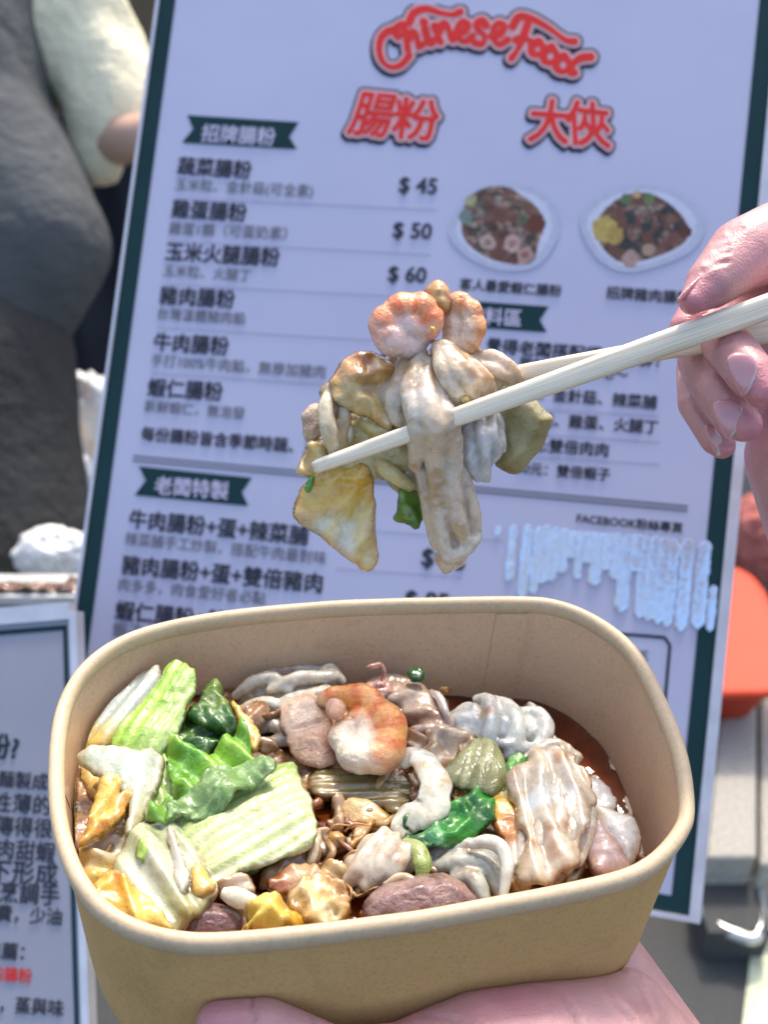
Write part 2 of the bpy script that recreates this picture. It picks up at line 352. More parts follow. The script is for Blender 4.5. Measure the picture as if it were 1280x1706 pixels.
def tube(name, path, radii, mat='wet', col=(.8, .8, .75), fr=None, flat=1.0, segs=14, n=40, lump=.08, lsc=300, seed=1.0, label=None, cat=None, group=None, parent=None, lumpv=None):
    """swept tube; path = [(u, v, h)] in photo pixels on planes z=h of a frame, or world points when fr is None"""
    P = []
    for p in path:
        P.append(fr.R @ fr.at(p[0], p[1], p[2]) + fr.o if fr is not None else np.array(p, float))
    P = np.array(P); t = np.linspace(0, 1, len(P)); T = np.linspace(0, 1, n)
    # Catmull-Rom
    Q = np.vstack([2 * P[0] - P[1], P, 2 * P[-1] - P[-2]]); out = []
    for s in T:
        k = min(int(s * (len(P) - 1)), len(P) - 2); f = s * (len(P) - 1) - k; a, b_, c, d = Q[k:k + 4]
        out.append(.5 * ((2 * b_) + (-a + c) * f + (2 * a - 5 * b_ + 4 * c - d) * f * f + (-a + 3 * b_ - 3 * c + d) * f ** 3))
    S = np.array(out); rd = np.interp(T, np.linspace(0, 1, len(radii)), radii)
    tg = np.gradient(S, axis=0); tg /= np.linalg.norm(tg, axis=1)[:, None]
    up = (fr.R[:, 2] if fr is not None else -A_CAM[:, 2])
    V = []; Cc = []
    for i in range(n):
        u_ = up - tg[i] * (up @ tg[i]); u_ /= np.linalg.norm(u_) + 1e-9; s_ = np.cross(tg[i], u_)
        for j in range(segs):
            a = 2 * math.pi * j / segs; V.append((math.cos(a), math.sin(a), i, s_, u_))
    X = np.array([S[v[2]] + (v[3] * v[0] + v[4] * v[1] * flat) * rd[v[2]] for v in V]); 
    nz = fbm(X[:, 0] * lsc, X[:, 1] * lsc, X[:, 2] * lsc, 3)
    X = np.array([S[v[2]] + (v[3] * v[0] + v[4] * v[1] * flat) * rd[v[2]] * (1 + lump * nz[k] * 2) for k, v in enumerate(V)])
    if callable(col): c = col(np.array([v[2] / (n - 1) for v in V]), np.array([v[0] for v in V]), np.array([v[1] for v in V]), nz)
    else: c = np.array(col)[None] * (1 + .15 * nz)[:, None]
    Fs = []
    for i in range(n - 1):
        for j in range(segs): Fs.append((i * segs + j, i * segs + (j + 1) % segs, (i + 1) * segs + (j + 1) % segs, (i + 1) * segs + j))
    k = len(X); X = np.vstack([X, S[0] - tg[0] * rd[0] * .5, S[-1] + tg[-1] * rd[-1] * .5]); c = np.vstack([c, c[0], c[-1]])
    for j in range(segs): Fs.append((k, (j + 1) % segs, j)); Fs.append((k + 1, (n - 1) * segs + j, (n - 1) * segs + (j + 1) % segs))
    o0 = S[n // 2]; me = mesh(name, X - o0, Fs); setcol(me, c, True); o = link(name, me, M[mat] if isinstance(mat, str) else mat, None, True, Matrix.Translation(Vector(o0)))
    if parent is not None: o.parent = parent; o.matrix_parent_inverse = parent.matrix_basis.inverted()
    elif label: tag(o, label, cat, group)
    return o

def blob_body(name, caps, voxel, mat, colfn, smooth=6, post=None, parent=None, tone=1):
    """one continuous surface grown over tapered capsules (p0, r0, p1, r1), world points"""
    V = []; Fs = []
    for (p0, r0, p1, r1) in caps:
        p0, p1 = np.array(p0, float), np.array(p1, float); d = p1 - p0; L = np.linalg.norm(d) + 1e-9; d /= L
        a = np.cross(d, [0, 0, 1.] if abs(d[2]) < .9 else [1., 0, 0]); a /= np.linalg.norm(a); b_ = np.cross(d, a)
        ring = []
        for k in range(7): th = math.pi / 2 * (1 - k / 6); ring.append((p0 - d * r0 * math.sin(th), r0 * math.cos(th)))
        for k in range(7): th = math.pi / 2 * k / 6; ring.append((p1 + d * r1 * math.sin(th), r1 * math.cos(th)))
        k0 = len(V); ns = 20
        for (c, r) in ring:
            for j in range(ns):
                an = 2 * math.pi * j / ns; V.append(c + (a * math.cos(an) + b_ * math.sin(an)) * max(r, 1e-5))
        for i in range(len(ring) - 1):
            for j in range(ns): Fs.append((k0 + i * ns + j, k0 + i * ns + (j + 1) % ns, k0 + (i + 1) * ns + (j + 1) % ns, k0 + (i + 1) * ns + j))
        Fs.append([k0 + j for j in range(ns)][::-1]); Fs.append([k0 + (len(ring) - 1) * ns + j for j in range(ns)])
    V = np.array(V); o0 = V.mean(0); me = mesh('t', V - o0, Fs); o = link(name, me, None, None, False, Matrix.Translation(Vector(o0)))
    m = o.modifiers.new('r', 'REMESH'); m.mode = 'VOXEL'; m.voxel_size = voxel; m.use_smooth_shade = True
    s = o.modifiers.new('s', 'SMOOTH'); s.factor = .5; s.iterations = smooth
    dg = bpy.context.evaluated_depsgraph_get(); me2 = bpy.data.meshes.new_from_object(o.evaluated_get(dg)); o.modifiers.clear(); o.data = me2
    bpy.data.meshes.remove(me); me2.name = name
    n = len(me2.vertices); X = np.zeros(n * 3); me2.vertices.foreach_get('co', X); X = X.reshape(-1, 3) + o0
    N = np.zeros(n * 3); me2.vertex_normals.foreach_get('vector', N); N = N.reshape(-1, 3)
    if post: X = post(X, N)
    me2.vertices.foreach_set('co', (X - o0).ravel()); me2.update()
    setcol(me2, colfn(X, N), tone if isinstance(mat, str) and mat in ('noodle', 'wet', 'meat', 'leaf') else 0); me2.materials.clear(); me2.materials.append(M[mat] if isinstance(mat, str) else mat)
    me2.polygons.foreach_set('use_smooth', [True] * len(me2.polygons))
    if parent is not None: o.parent = parent; o.matrix_parent_inverse = parent.matrix_basis.inverted()
    return o
def topx(X):
    """photo pixel of world points"""
    q = (X - C0) @ A_CAM; return PCX + F * q[:, 0] / q[:, 2], PCY + F * q[:, 1] / q[:, 2], q[:, 2]

# ================================================================== THE SETTING
def flat_box(name, fr_pts, mat, z0, z1):
    pass
M['asphalt'] = simple('asphalt', (.06, .06, .058), .85, .35, 220, .6, .004)
M['concrete'] = simple('pale_speckled_stone', (.38, .35, .30), .8, .3, 160, .6, .004)
M['dark'] = simple('dark_navy_cloth', (.006, .008, .016), .8, .3, 8, .3, .01)
M['brownwall'] = simple('brown_painted_wall', (.20, .14, .08), .8, .15, 6, .2, .01)
M['steel'] = simple('worn_steel', (.55, .55, .53), .35, .2, 60, .2, .001, Metallic=.7)
M['shirt'] = simple('cream_shirt_cotton', (.84, .76, .52), .85, .06, 14, .5, .01)
M['apron'] = simple('light_grey_apron', (.075, .080, .082), .85, .12, 10, .5, .01)
M['apron_dark'] = simple('charcoal_trousers', (.026, .026, .025), .85, .15, 10, .5, .01)
M['white_plastic'] = simple('white_plastic_bag', (.78, .78, .76), .4, .06, 20, .4, .01)
M['red_plastic'] = simple('orange_red_plastic', (.58, .045, .008), .65, .06, 20, 0)
M['red_net'] = simple('coral_red_cloth', (.95, .27, .22), .8, .3, 130, 1, .008)
M['paint'] = simple('pale_road_paint', (.52, .54, .36), .7, .25, 60, .3, .002)
M['braise'] = simple('glossy_brown_stew', (.16, .065, .025), .15, .5, 60, .6, .01, Coat_Weight=1.0)

V_, F_ = boxes([(-8, 8, -3, 12, -.2, 0)]); g = link('ground', mesh('ground', V_, F_), M['asphalt'], None, False); g['kind'] = 'structure'
def plate(name, mat, p, size, rz=0, bev=.004, label=None, cat=None):
    """a box whose middle stands at world point p"""
    sx, sy, sz = size; V, Fs = boxes([(-sx/2, sx/2, -sy/2, sy/2, -sz/2, sz/2)])
    o = link(name, mesh(name, V, Fs), M[mat], None, False); o.location = p; o.rotation_euler = (0, 0, rz); bevel(o, bev)
    if label: tag(o, label, cat)
    return o
def ground_at(u, v, z=0.0):
    r = A_CAM @ ray(u, v); k = (z - CAMZ) / r[2]; return C0 + r * k
# painted line on the ground, bottom right
a_, b_, c_, d_ = [ground_at(*q, .004) for q in ((1262, 1500), (1420, 1500), (1420, 1800), (1228, 1800))]
pl_ = link('painted_line', mesh('painted_line', [a_, b_, c_, d_] + [q - np.array([0, 0, .003]) for q in (a_, b_, c_, d_)], [(3,2,1,0),(4,5,6,7),(0,1,5,4),(1,2,6,5),(2,3,7,6),(3,0,4,7)]), M['paint'], None, False); pl_['kind'] = 'structure'
# kerb stones along the right: each its own
def slab_px(name, quad, z, h, mat, label, cat, bev=.006):
    P = [ground_at(*q, z) for q in quad]; c = np.mean(P, 0); V = [p - c for p in P] + [p - c - np.array([0, 0, h]) for p in P]
    o = link(name, mesh(name, V, [(3,2,1,0),(4,5,6,7),(0,1,5,4),(1,2,6,5),(2,3,7,6),(3,0,4,7)]), M[mat], None, False); o.location = c; bevel(o, bev)
    return tag(o, label, cat) if label else o
slab_px('kerb_stone', ((1206, 1142), (1262, 1142), (1262, 1428), (1178, 1428)), .14, .139, 'concrete', 'long pale speckled kerb stone on the ground, below the red basin', 'kerb stone')
slab_px('kerb_stone', ((1268, 1000), (1345, 1000), (1350, 1440), (1268, 1440)), .13, .129, 'concrete', 'pale kerb stone cut off by the right edge, right of the long one', 'kerb stone')
# bent metal frame on the ground
fo_ = empty('metal_frame', loc=tuple(ground_at(1210, 1530, .06)))
tag(fo_, 'worn metal frame of a drain, bent round a dark hollow below the kerb stone', 'metal frame')
loop = [ground_at(*q, .06) for q in ((1180, 1482), (1240, 1478), (1262, 1470), (1268, 1500), (1262, 1560), (1225, 1556), (1185, 1535), (1165, 1505), (1180, 1482))]
fo2 = tube('rail', loop, [.010] * 3, mat=M['steel'], n=60, lump=.15, lsc=20, col=(.6, .6, .6), parent=fo_, segs=10)
V_, F_ = boxes([(-.05, .05, -.05, .05, -.05, .02)]); mo = link('base', mesh('base', V_, F_), M['asphalt'], None, False, Matrix.Translation(Vector(ground_at(1216, 1520, .05)))); mo.parent = fo_; mo.matrix_parent_inverse = fo_.matrix_basis.inverted()
# red basin
def lathe_rr(name, rings, mat, parent, mw, n=48, cap=None):
    V = []; Fs = []
    for (hw, hh, r, z) in rings:
        for i in range(n):
            a = 2 * math.pi * i / n; c, s = math.cos(a), math.sin(a); e = .45
            V.append((hw * math.copysign(abs(c) ** e, c), hh * math.copysign(abs(s) ** e, s), z))
    for k in range(len(rings) - 1):
        for i in range(n): Fs.append((k*n+i, k*n+(i+1)%n, (k+1)*n+(i+1)%n, (k+1)*n+i))
    Fs.append([(len(rings)-1)*n+i for i in range(n)]); Fs.append(list(range(n))[::-1])
    o = link(name, mesh(name, V, Fs), M[mat], None, True, mw)
    if parent: o.parent = parent; o.matrix_parent_inverse = parent.matrix_basis.inverted()
    return o
bp = ground_at(1168, 1040, .26)
bas = empty('basin', loc=(bp[0], bp[1], .14)); tag(bas, 'orange-red plastic basin with a rolled rim, standing behind the menu board on the right', 'basin')
lathe_rr('bowl', [(.10, .13, 0, 0), (.135, .17, 0, .12), (.139, .174, 0, .12), (.131, .166, 0, .12), (.10, .13, 0, .03), (.08, .11, 0, .03)], 'red_plastic', bas, Matrix.Translation(Vector((bp[0], bp[1], .14))))
lathe_rr('rim', [(.136, .171, 0, .105), (.15, .185, 0, .108), (.152, .187, 0, .118), (.146, .181, 0, .124), (.131, .166, 0, .121)], 'red_plastic', bas, Matrix.Translation(Vector((bp[0], bp[1], .14))))
def rumple(name, cpx, d, rpx, mat, label, cat, sc=9, amp=.25, squash=(1, 1, 1), seed=0):
    """a crumpled bag or cloth: a sphere pushed in and out in folds"""
    c = W(cpx[0], cpx[1], d); r = rpx * d / F; n = 64; V = []; Fs = []
    for i in range(n // 2 + 1):
        for j in range(n):
            th = math.pi * i / (n // 2); ph = 2 * math.pi * j / n; V.append((math.sin(th) * math.cos(ph), math.sin(th) * math.sin(ph), math.cos(th)))
    V = np.array(V); k = 1 + amp * (1 - 2 * abs(fbm(V[:, 0] * sc * .25 + seed, V[:, 1] * sc * .25, V[:, 2] * sc * .25, 4)))
    V = V * (k * r)[:, None] * np.array(squash)
    for i in range(n // 2):
        for j in range(n): Fs.append((i*n+j, (i+1)*n+j, (i+1)*n+(j+1)%n, i*n+(j+1)%n))
    o = link(name, mesh(name, V, Fs), M[mat], None, True, Matrix.Translation(Vector(c))); tag(o, label, cat); return o
rumple('red_cloth', (1262, 900), 2.35, 62, 'red_net', 'crumpled coral red net cloth heaped over the far side of the orange-red basin', 'cloth', 12, .3, (1, .8, 1.1))
plate('crate', 'concrete', tuple(ground_at(1290, 700, .25)), (.5, .3, .5), .1, .02, 'pale beige crate standing behind the fingertips at the right edge', 'crate')

# stall interior behind the boards, left side
pw = W(215, -100, 2.6); plate('back_wall', 'brownwall', (pw[0] - .3, pw[1] + .4, 1.2), (3.4, .08, 2.4), 0, .01, 'brown painted wall at the back of the stall, top left', 'wall')
V_, F_ = [], []
c_ = W(150, 300, 2.45); nx = 60; nz = 2
for i in range(nx + 1):
    xx = c_[0] - .9 + 1.5 * i / nx; yy = c_[1] + .1 + .03 * math.sin(i * .9) + .015 * math.sin(i * 2.3)
    for t_ in (0, .02):
        V_ += [(xx, yy + t_, 0.0), (xx, yy + t_, float(W(150, 150, 2.5)[2]))]
for i in range(nx):
    a = i * 4; F_ += [(a, a+4, a+5, a+1), (a+2, a+3, a+7, a+6), (a+1, a+5, a+7, a+3)]
tag(link('dark_cloth', mesh('dark_cloth', V_, F_), M['dark'], None, True), 'black navy cloth hanging behind the stall worker', 'cloth')
# worker
PD = 1.45
def pw_(u, v, d=PD): return W(u, v, d)
def pr(px, d=PD): return px * d / F
wk = empty('person', loc=(float(pw_(-60, 0)[0]), float(pw_(-60, 0)[1]), 0))
tag(wk, 'stall worker in a cream shirt and grey apron, one arm reaching behind the menu board', 'person')
hipc = pw_(-60, 560)
skc = lambda X, N: lerp((.62, .40, .29), (.70, .46, .36), sstep(-.3, .5, fbm(X[:, 0] * 12, X[:, 1] * 12, X[:, 2] * 12)))
body = [(pw_(-70, -700), pr(130), pw_(-70, -640), pr(110)), (pw_(-70, -560), pr(60), pw_(-70, -420), pr(70)), (pw_(-90, -300), pr(130), pw_(-80, 480), pr(110)),
        (pw_(-200, -330), pr(70), pw_(60, -290), pr(70)), (pw_(60, -290), pr(66), pw_(160, 235), pr(46)), (pw_(160, 235), pr(46), pw_(420, 215, 1.3), pr(30)), (pw_(420, 215, 1.3), pr(30), pw_(500, 220, 1.25), pr(32))]
for k, (a, r0, r1) in enumerate(((500, 9, 8), (515, 9, 8), (530, 9, 8), (545, 8, 7))): body.append((pw_(495, 200 + 14 * k, 1.25), pr(r0), pw_(a + 40, 205 + 15 * k, 1.22), pr(r1)))
body.append((pw_(480, 200, 1.25), pr(10), pw_(520, 170, 1.22), pr(9)))
for s in (-1, 1):
    hx = hipc[0] - .09 + s * .06; body.append(((hx, hipc[1], hipc[2]), .09, (hx, hipc[1] + .02, .5), .06)); body.append(((hx, hipc[1] + .02, .5), .055, (hx, hipc[1] + .03, .06), .04)); body.append(((hx, hipc[1] + .03, .05), .04, (hx, hipc[1] - .14, .035), .032))
blob_body('body', body, .012, 'skin', skc, 6, None, wk)
def folds(amp, sc):
    return lambda X, N: X + N * (amp * (1 - 2 * np.abs(fbm(X[:, 0] * sc, X[:, 1] * sc, X[:, 2] * sc * .6, 3))))[:, None]
white_c = lambda X, N: np.ones((len(X), 3))
blob_body('shirt', [(pw_(-60, -330), pr(120), pw_(-70, 300), pr(150)), (pw_(30, -260), pr(105), pw_(110, 40), pr(105)), (pw_(110, 40), pr(105), pw_(185, 165), pr(74)), (pw_(185, 165), pr(76), pw_(158, 262), pr(40)), (pw_(185, 195), pr(68), pw_(205, 190), pr(66))], .012, 'shirt', white_c, 5, folds(.014, 10), wk)
blob_body('apron', [(pw_(-110, -200, 1.40), pr(150), pw_(-100, 250, 1.38), pr(165)), (pw_(-60, 260, 1.38), pr(150), pw_(30, 400, 1.38), pr(142)), (pw_(30, 400, 1.38), pr(142), pw_(-20, 500, 1.38), pr(132)), (pw_(-150, 300, 1.38), pr(160), pw_(-150, 500, 1.38), pr(160))], .012, 'apron', white_c, 6, folds(.012, 8), wk)
blob_body('trousers', [(pw_(-60, 600, 1.37), pr(165), pw_(-40, 960, 1.38), pr(185)), (pw_(-150, 600, 1.38), pr(150), pw_(-150, 1000, 1.38), pr(180))], .012, 'apron_dark', white_c, 4, folds(.006, 9), wk)
# things on the counter
rumple('plastic_bag', (150, 700), 1.7, 62, 'white_plastic', 'white plastic bag of boxes between the worker and the menu board', 'bag', 8, .35, (.75, .6, 1.1), 3)
rumple('plastic_bag', (118, 830), 1.6, 48, 'white_plastic', 'narrow white bag hanging lower beside the edge of the menu board', 'bag', 8, .3, (.9, .6, 1.7), 8)
rumple('white_cloth', (92, 925), 1.25, 52, 'white_plastic', 'white crumpled cloth lying on the counter above the brown stew tray', 'cloth', 8, .3, (1.1, .7, .8), 5)
cz = float(W(60, 1015, 1.05)[2])
ka, kb = ground_at(-60, 1030, cz), ground_at(130, 952, cz); plate('counter', 'steel', ((ka[0] + kb[0]) / 2 - .35, (ka[1] + kb[1]) / 2, cz - .021), (1.0, abs(kb[1] - ka[1]), .04), 0, .004, 'steel stall counter across the left edge, under the stew tray', 'counter')
ta, tb = ground_at(-120, 1004, cz), ground_at(134, 962, cz + .02); tcx, tcy = (ta[0] + tb[0]) / 2, (ta[1] + tb[1]) / 2; thx, thy = (tb[0] - ta[0]) / 2, (tb[1] - ta[1]) / 2
tray = empty('stew_tray', loc=(tcx, tcy, cz)); tag(tray, 'shallow steel tray of glossy brown stew on the counter, far left', 'tray')
V_, F_ = boxes([(-thx - .01, thx + .01, -thy - .006, thy + .006, .0, .012)]); o = link('pan', mesh('pan', V_, F_), M['steel'], tray, False); bevel(o, .003)
V_, F_ = [], []
for i in range(60):
    for j in range(26):
        x_, y_ = thx * (2 * i / 59 - 1), thy * (2 * j / 25 - 1)
        V_.append((x_, y_, .013 + .016 * abs(float(fbm(x_ * 60, y_ * 60, 2.2, 3)))))
for i in range(59):
    for j in range(25): F_.append((i*26+j, (i+1)*26+j, (i+1)*26+j+1, i*26+j+1))
o = link('stew', mesh('stew', V_, F_), M['braise'], tray, True)

# ================================================================== MENU BOARDS
def text_mesh(s, bold):
    c = bpy.data.curves.new('t', 'FONT'); c.body = s; c.offset = bold; c.resolution_u = 3
    o = bpy.data.objects.new('t', c); COL.objects.link(o)
    me = bpy.data.meshes.new_from_object(o.evaluated_get(bpy.context.evaluated_depsgraph_get()))
    bpy.data.objects.remove(o); bpy.data.curves.remove(c)
    X = np.zeros(len(me.vertices) * 3); me.vertices.foreach_get('co', X); return me, X.reshape(-1, 3)
def text_on(fr, s, a, b_, mat, name='text_line', bold=0.0, z=.0006, parent=None):
    """one line of print fitted between two photo points; bold = stroke thickening in em"""
    me, X = text_mesh(s, 0); p, q = fr.at(*a, 0)[:2], fr.at(*b_, 0)[:2]; d = q - p; L = np.hypot(*d); d /= L; nrm = np.array([-d[1], d[0]])
    x0, x1 = X[:, 0].min(), X[:, 0].max(); k = L / (x1 - x0); my = (X[:, 1].min() + X[:, 1].max()) / 2
    T = [tuple(t.vertices) for t in (me.calc_loop_triangles() or me.loop_triangles)]; V = []; Fs = []
    offs = [(0, 0)] if bold < .005 else [(bold * math.cos(a_), bold * math.sin(a_)) for a_ in (.4, 1.97, 3.54, 5.11)]
    for i, (ox, oy) in enumerate(offs):
        Y = p + ((X[:, :1] - x0 + ox) * k) * d + ((X[:, 1:2] - my + oy) * k) * nrm; n0 = len(V)
        V += [(y[0], y[1], z + i * .00003) for y in Y]; Fs += [tuple(n0 + j for j in t) for t in T]
    bpy.data.meshes.remove(me)
    return link(name, mesh(name, V, Fs), M[mat], parent, False)
def poly_on(fr, pts, mat, name, z=.0003, parent=None, hole=None):
    V = [tuple(fr.at(*p, 0)[:2]) + (z,) for p in pts]; return link(name, mesh(name, V, [list(range(len(V)))[::-1]]), M[mat], parent, False)
def line_on(fr, a, b_, wpx, mat, name='rule_line', z=.0003, parent=None):
    p, q = fr.at(*a, 0)[:2], fr.at(*b_, 0)[:2]; d = (q - p) / np.hypot(*(q - p)); n = np.array([-d[1], d[0]]) * wpx * .5 * fr.t[2] / F
    return link(name, mesh(name, [tuple(p - n) + (z,), tuple(q - n) + (z,), tuple(q + n) + (z,), tuple(p + n) + (z,)], [(0, 1, 2, 3)]), M[mat], parent, False)
mb = empty('menu_board', BOARD.mat()); tag(mb, 'large menu board of white print in a dark green border, standing behind the food', 'menu board')
xl = np.mean([BOARD.at(*p)[0] for p in ((268, 0), (165, 740), (120, 1080))]); xr = np.mean([BOARD.at(*p)[0] for p in ((1266, 280), (1211, 880), (1153, 1518))])
il = np.mean([BOARD.at(*p)[0] for p in ((292, 0), (193, 740), (147, 1080))]); ir = np.mean([BOARD.at(*p)[0] for p in ((1241, 280), (1181, 880), (1114, 1518))])
yb = BOARD.at(1140, 1524)[1]; yt = .36; ib = BOARD.at(1114, 1491)[1]
V_, F_ = boxes([(xl, xr, yb, yt, -.006, 0)]); link('panel', mesh('panel', V_, F_), M['print_white'], mb, False)
V_, F_ = boxes([(xl, il, yb, yt, .0001, .0006), (ir, xr, yb, yt, .0001, .0006), (il, ir, yb, ib, .0001, .0006), (il, ir, yt - .012, yt, .0001, .0006)])
link('border', mesh('border', V_, F_), M['print_green'], mb, False)
V_, F_ = boxes([(xl - .0022, xl, yb - .003, yt + .003, -.009, .002), (xr, xr + .0062, yb - .003, yt + .003, -.009, .002), (xl, xr, yb - .003, yb, -.009, .002), (xl, xr, yt, yt + .003, -.009, .002)])
link('frame', mesh('frame', V_, F_), M['edge_silver'], mb, False)
RIB = [((312, 192), (498, 204), (482, 228), (495, 249), (303, 238), (322, 215)), ((231, 777), (420, 796), (403, 820), (414, 843), (224, 825), (243, 800)), ((735, 498), (915, 511), (900, 533), (912, 554), (726, 541), (745, 520))]
for q, t, a, b_ in zip(RIB, ('招牌腸粉', '老闆特製', '加料區'), ((337, 222), (259, 808), (778, 525)), ((459, 229), (381, 818), (869, 531))):
    r_ = poly_on(BOARD, q, 'print_green', 'ribbon', .0004, mb); text_on(BOARD, t, a, b_, 'print_lilac', 'lettering', .02, .0008, r_)
B_, S_ = .028, .004
TX = [('蔬菜腸粉', 297, 276, 419, 284, 1), ('玉米粒、金針菇(可全素)', 292, 308, 522, 320, 0), ('$ 45', 666, 310, 728, 313, 1),
 ('雞蛋腸粉', 287, 348, 411, 355, 1), ('雞蛋1顆（可蛋奶素）', 282, 380, 478, 389, 0), ('$ 50', 656, 385, 719, 388, 1),
 ('玉米火腿腸粉', 277, 419, 466, 429, 1), ('玉米粒、火腿丁', 272, 450, 418, 459, 0), ('$ 60', 648, 458, 710, 461, 1),
 ('豬肉腸粉', 267, 492, 391, 499, 1), ('台灣溫體豬肉餡', 263, 522, 408, 531, 0), ('$ 60', 639, 531, 702, 535, 1),
 ('牛肉腸粉', 257, 569, 381, 577, 1), ('手打100%牛肉餡，無摻加豬肉', 252, 600, 542, 620, 0), ('$ 65', 630, 604, 693, 608, 1),
 ('蝦仁腸粉', 247, 645, 371, 653, 1), ('新鮮蝦仁，無泡發', 241, 676, 408, 689, 0), ('$ 75', 621, 678, 685, 682, 1),
 ('每份腸粉皆含季節時蔬、玉米', 236, 722, 556, 748, 1),
 ('牛肉腸粉+蛋+辣菜脯', 216, 864, 514, 893, 1), ('辣菜脯手工炒製，搭配牛肉最對味', 209, 897, 544, 930, 0), ('$ 75', 704, 930, 775, 938, 1),
 ('豬肉腸粉+蛋+雙倍豬肉', 204, 940, 537, 972, 1), ('肉多多，肉食愛好者必點', 198, 973, 443, 997, 0), ('$ 85', 676, 1000, 747, 1007, 1),
 ('蝦仁腸粉+雙倍蝦仁', 193, 1016, 480, 1046, 1), ('蝦子', 188, 1048, 236, 1053, 0),
 ('客人最愛蝦仁腸粉', 767, 473, 936, 485, 1), ('招牌豬肉腸粉', 1011, 487, 1152, 497, 1),
 ('覺得老闆搭配得太無聊！', 811, 575, 1099, 600, 1), ('那就自己加料吧～', 866, 605, 1046, 625, 1),
 ('玉米粒、金針菇、辣菜脯', 826, 650, 1095, 671, 1), ('時蔬、雞蛋、火腿丁', 876, 697, 1097, 712, 1),
 ('20元:雙倍肉肉', 860, 738, 1014, 750, 1), ('30元：雙倍蝦子', 862, 779, 1017, 791, 1), ('FACEBOOK粉絲專頁', 962, 863, 1138, 880, 1)]
for s, a, b1, c, d, bo in TX:
    text_on(BOARD, s, (a, b1), (c, d), 'print_black' if bo else 'print_grey', 'price' if s[0] == '$' else 'text_line', .03 if bo else .008, .0006, mb)
line_on(BOARD, (222, 760), (1147, 844), 4, 'print_grey', parent=mb); line_on(BOARD, (221, 767), (1146, 851), 4, 'print_grey', parent=mb)
for a, b_ in (((290, 330), (728, 350)), ((280, 402), (718, 425)), ((272, 474), (710, 497)), ((262, 546), (700, 572)), ((252, 622), (690, 650)), ((820, 678), (1100, 694)), ((820, 720), (1100, 737)), ((850, 760), (1100, 774)), ((560, 948), (770, 962)), ((540, 878), (840, 902))):
    line_on(BOARD, a, b_, 2, 'print_faint', parent=mb)
bx = [(830, 1040), (1108, 1062), (1117, 1075), (1085, 1430)]
for a, b_ in zip(bx, bx[1:]): line_on(BOARD, a, b_, 5, 'print_navy', parent=mb)
text_on(BOARD, '加LINE', (1010, 1086), (1080, 1092), 'print_grey', 'text_line', .02, .0006, mb)
# printed dish photographs
def grid_print(fr, u0, u1, v0, v1, fn, name, parent, cell=1.5, z=.0005, mat='photo_print'):
    us = np.arange(u0, u1, cell); vs = np.arange(v0, v1, cell); U, Vv = np.meshgrid(us, vs); msk, col = fn(U, Vv)
    idx = -np.ones((len(vs) + 1, len(us) + 1), int); V = []; Cc = []; Fs = []
    def vid(i, j):
        if idx[i, j] < 0:
            idx[i, j] = len(V); p = fr.at(us[0] + j * cell - cell / 2, vs[0] + i * cell - cell / 2, 0); V.append((p[0], p[1], z))
            Cc.append(col[min(i, len(vs) - 1), min(j, len(us) - 1)])
        return idx[i, j]
    for i in range(len(vs)):
        for j in np.where(msk[i])[0]: Fs.append((vid(i, j), vid(i + 1, j), vid(i + 1, j + 1), vid(i, j + 1)))
    return link(name, mesh(name, V, Fs, np.array(Cc)), M[mat], parent, False)
def inpoly(U, Vv, poly): return inside(np.stack([U.ravel(), Vv.ravel()], 1), chaikin(np.array(poly, float), 3)).reshape(U.shape)
def z5(P): return [(730 + x * .4297, 280 + y * .4297) for x, y in P]
def cells(U, Vv, pal, sc, seed):
    rs = np.random.RandomState(seed); k = int((U.max() - U.min()) * (Vv.max() - Vv.min()) / sc ** 2); cu = rs.uniform(U.min(), U.max(), k); cv = rs.uniform(Vv.min(), Vv.max(), k); cc = np.array(pal)[rs.randint(0, len(pal), k)]
    Uw = U + 5 * fbm(U / 9, Vv / 9, seed); Vw = Vv + 5 * fbm(U / 9, Vv / 9, seed + 9)
    d = (Uw[..., None] - cu) ** 2 + (Vw[..., None] - cv) ** 2; i = d.argmin(-1); dd = np.sqrt(np.sort(d, -1)); e = sstep(0, 3, dd[..., 1] - dd[..., 0])
    return cc[i] * (.35 + .65 * e)[..., None]
def dish(plate_p, food_p, pal, acc, seed, u, v, w_, h_):
    PP, FP = z5(plate_p), z5(food_p); pc = np.mean(PP, 0); ring = [(pc[0] + (x - pc[0]) * .86, pc[1] + (y - pc[1]) * .86) for x, y in PP]
    def fn(U, Vv):
        m = inpoly(U, Vv, PP); r = inpoly(U, Vv, ring); f = inpoly(U, Vv, FP)
        c = np.zeros(U.shape + (3,)) + (.40, .43, .56); c[r] = (.50, .53, .66)
        fc = cells(U, Vv, pal, 13, seed); fine = .75 + .5 * fbm(U / 4, Vv / 4, seed, 3)
        fc = fc * fine[..., None] * .72; edge = fbm(U / 14, Vv / 14, seed + 4) ; so = f & (edge > .12) ; fc[so] = fc[so] * .25 + np.array((.10, .035, .02))
        c[f] = fc[f]
        for (cu, cv, rr_, col) in acc:
            k = ((U - 730 - cu * .4297) ** 2 + (Vv - 280 - cv * .4297) ** 2) < (rr_ * .43 * (1 + .25 * fbm(U / 6, Vv / 6, seed))) ** 2; c[k] = np.array(col) * (.8 + .4 * fbm(U / 3, Vv / 3, 1))[k][:, None]
        return m, c
    return grid_print(BOARD, u, u + w_, v, v + h_, fn, 'dish_photo', mb)
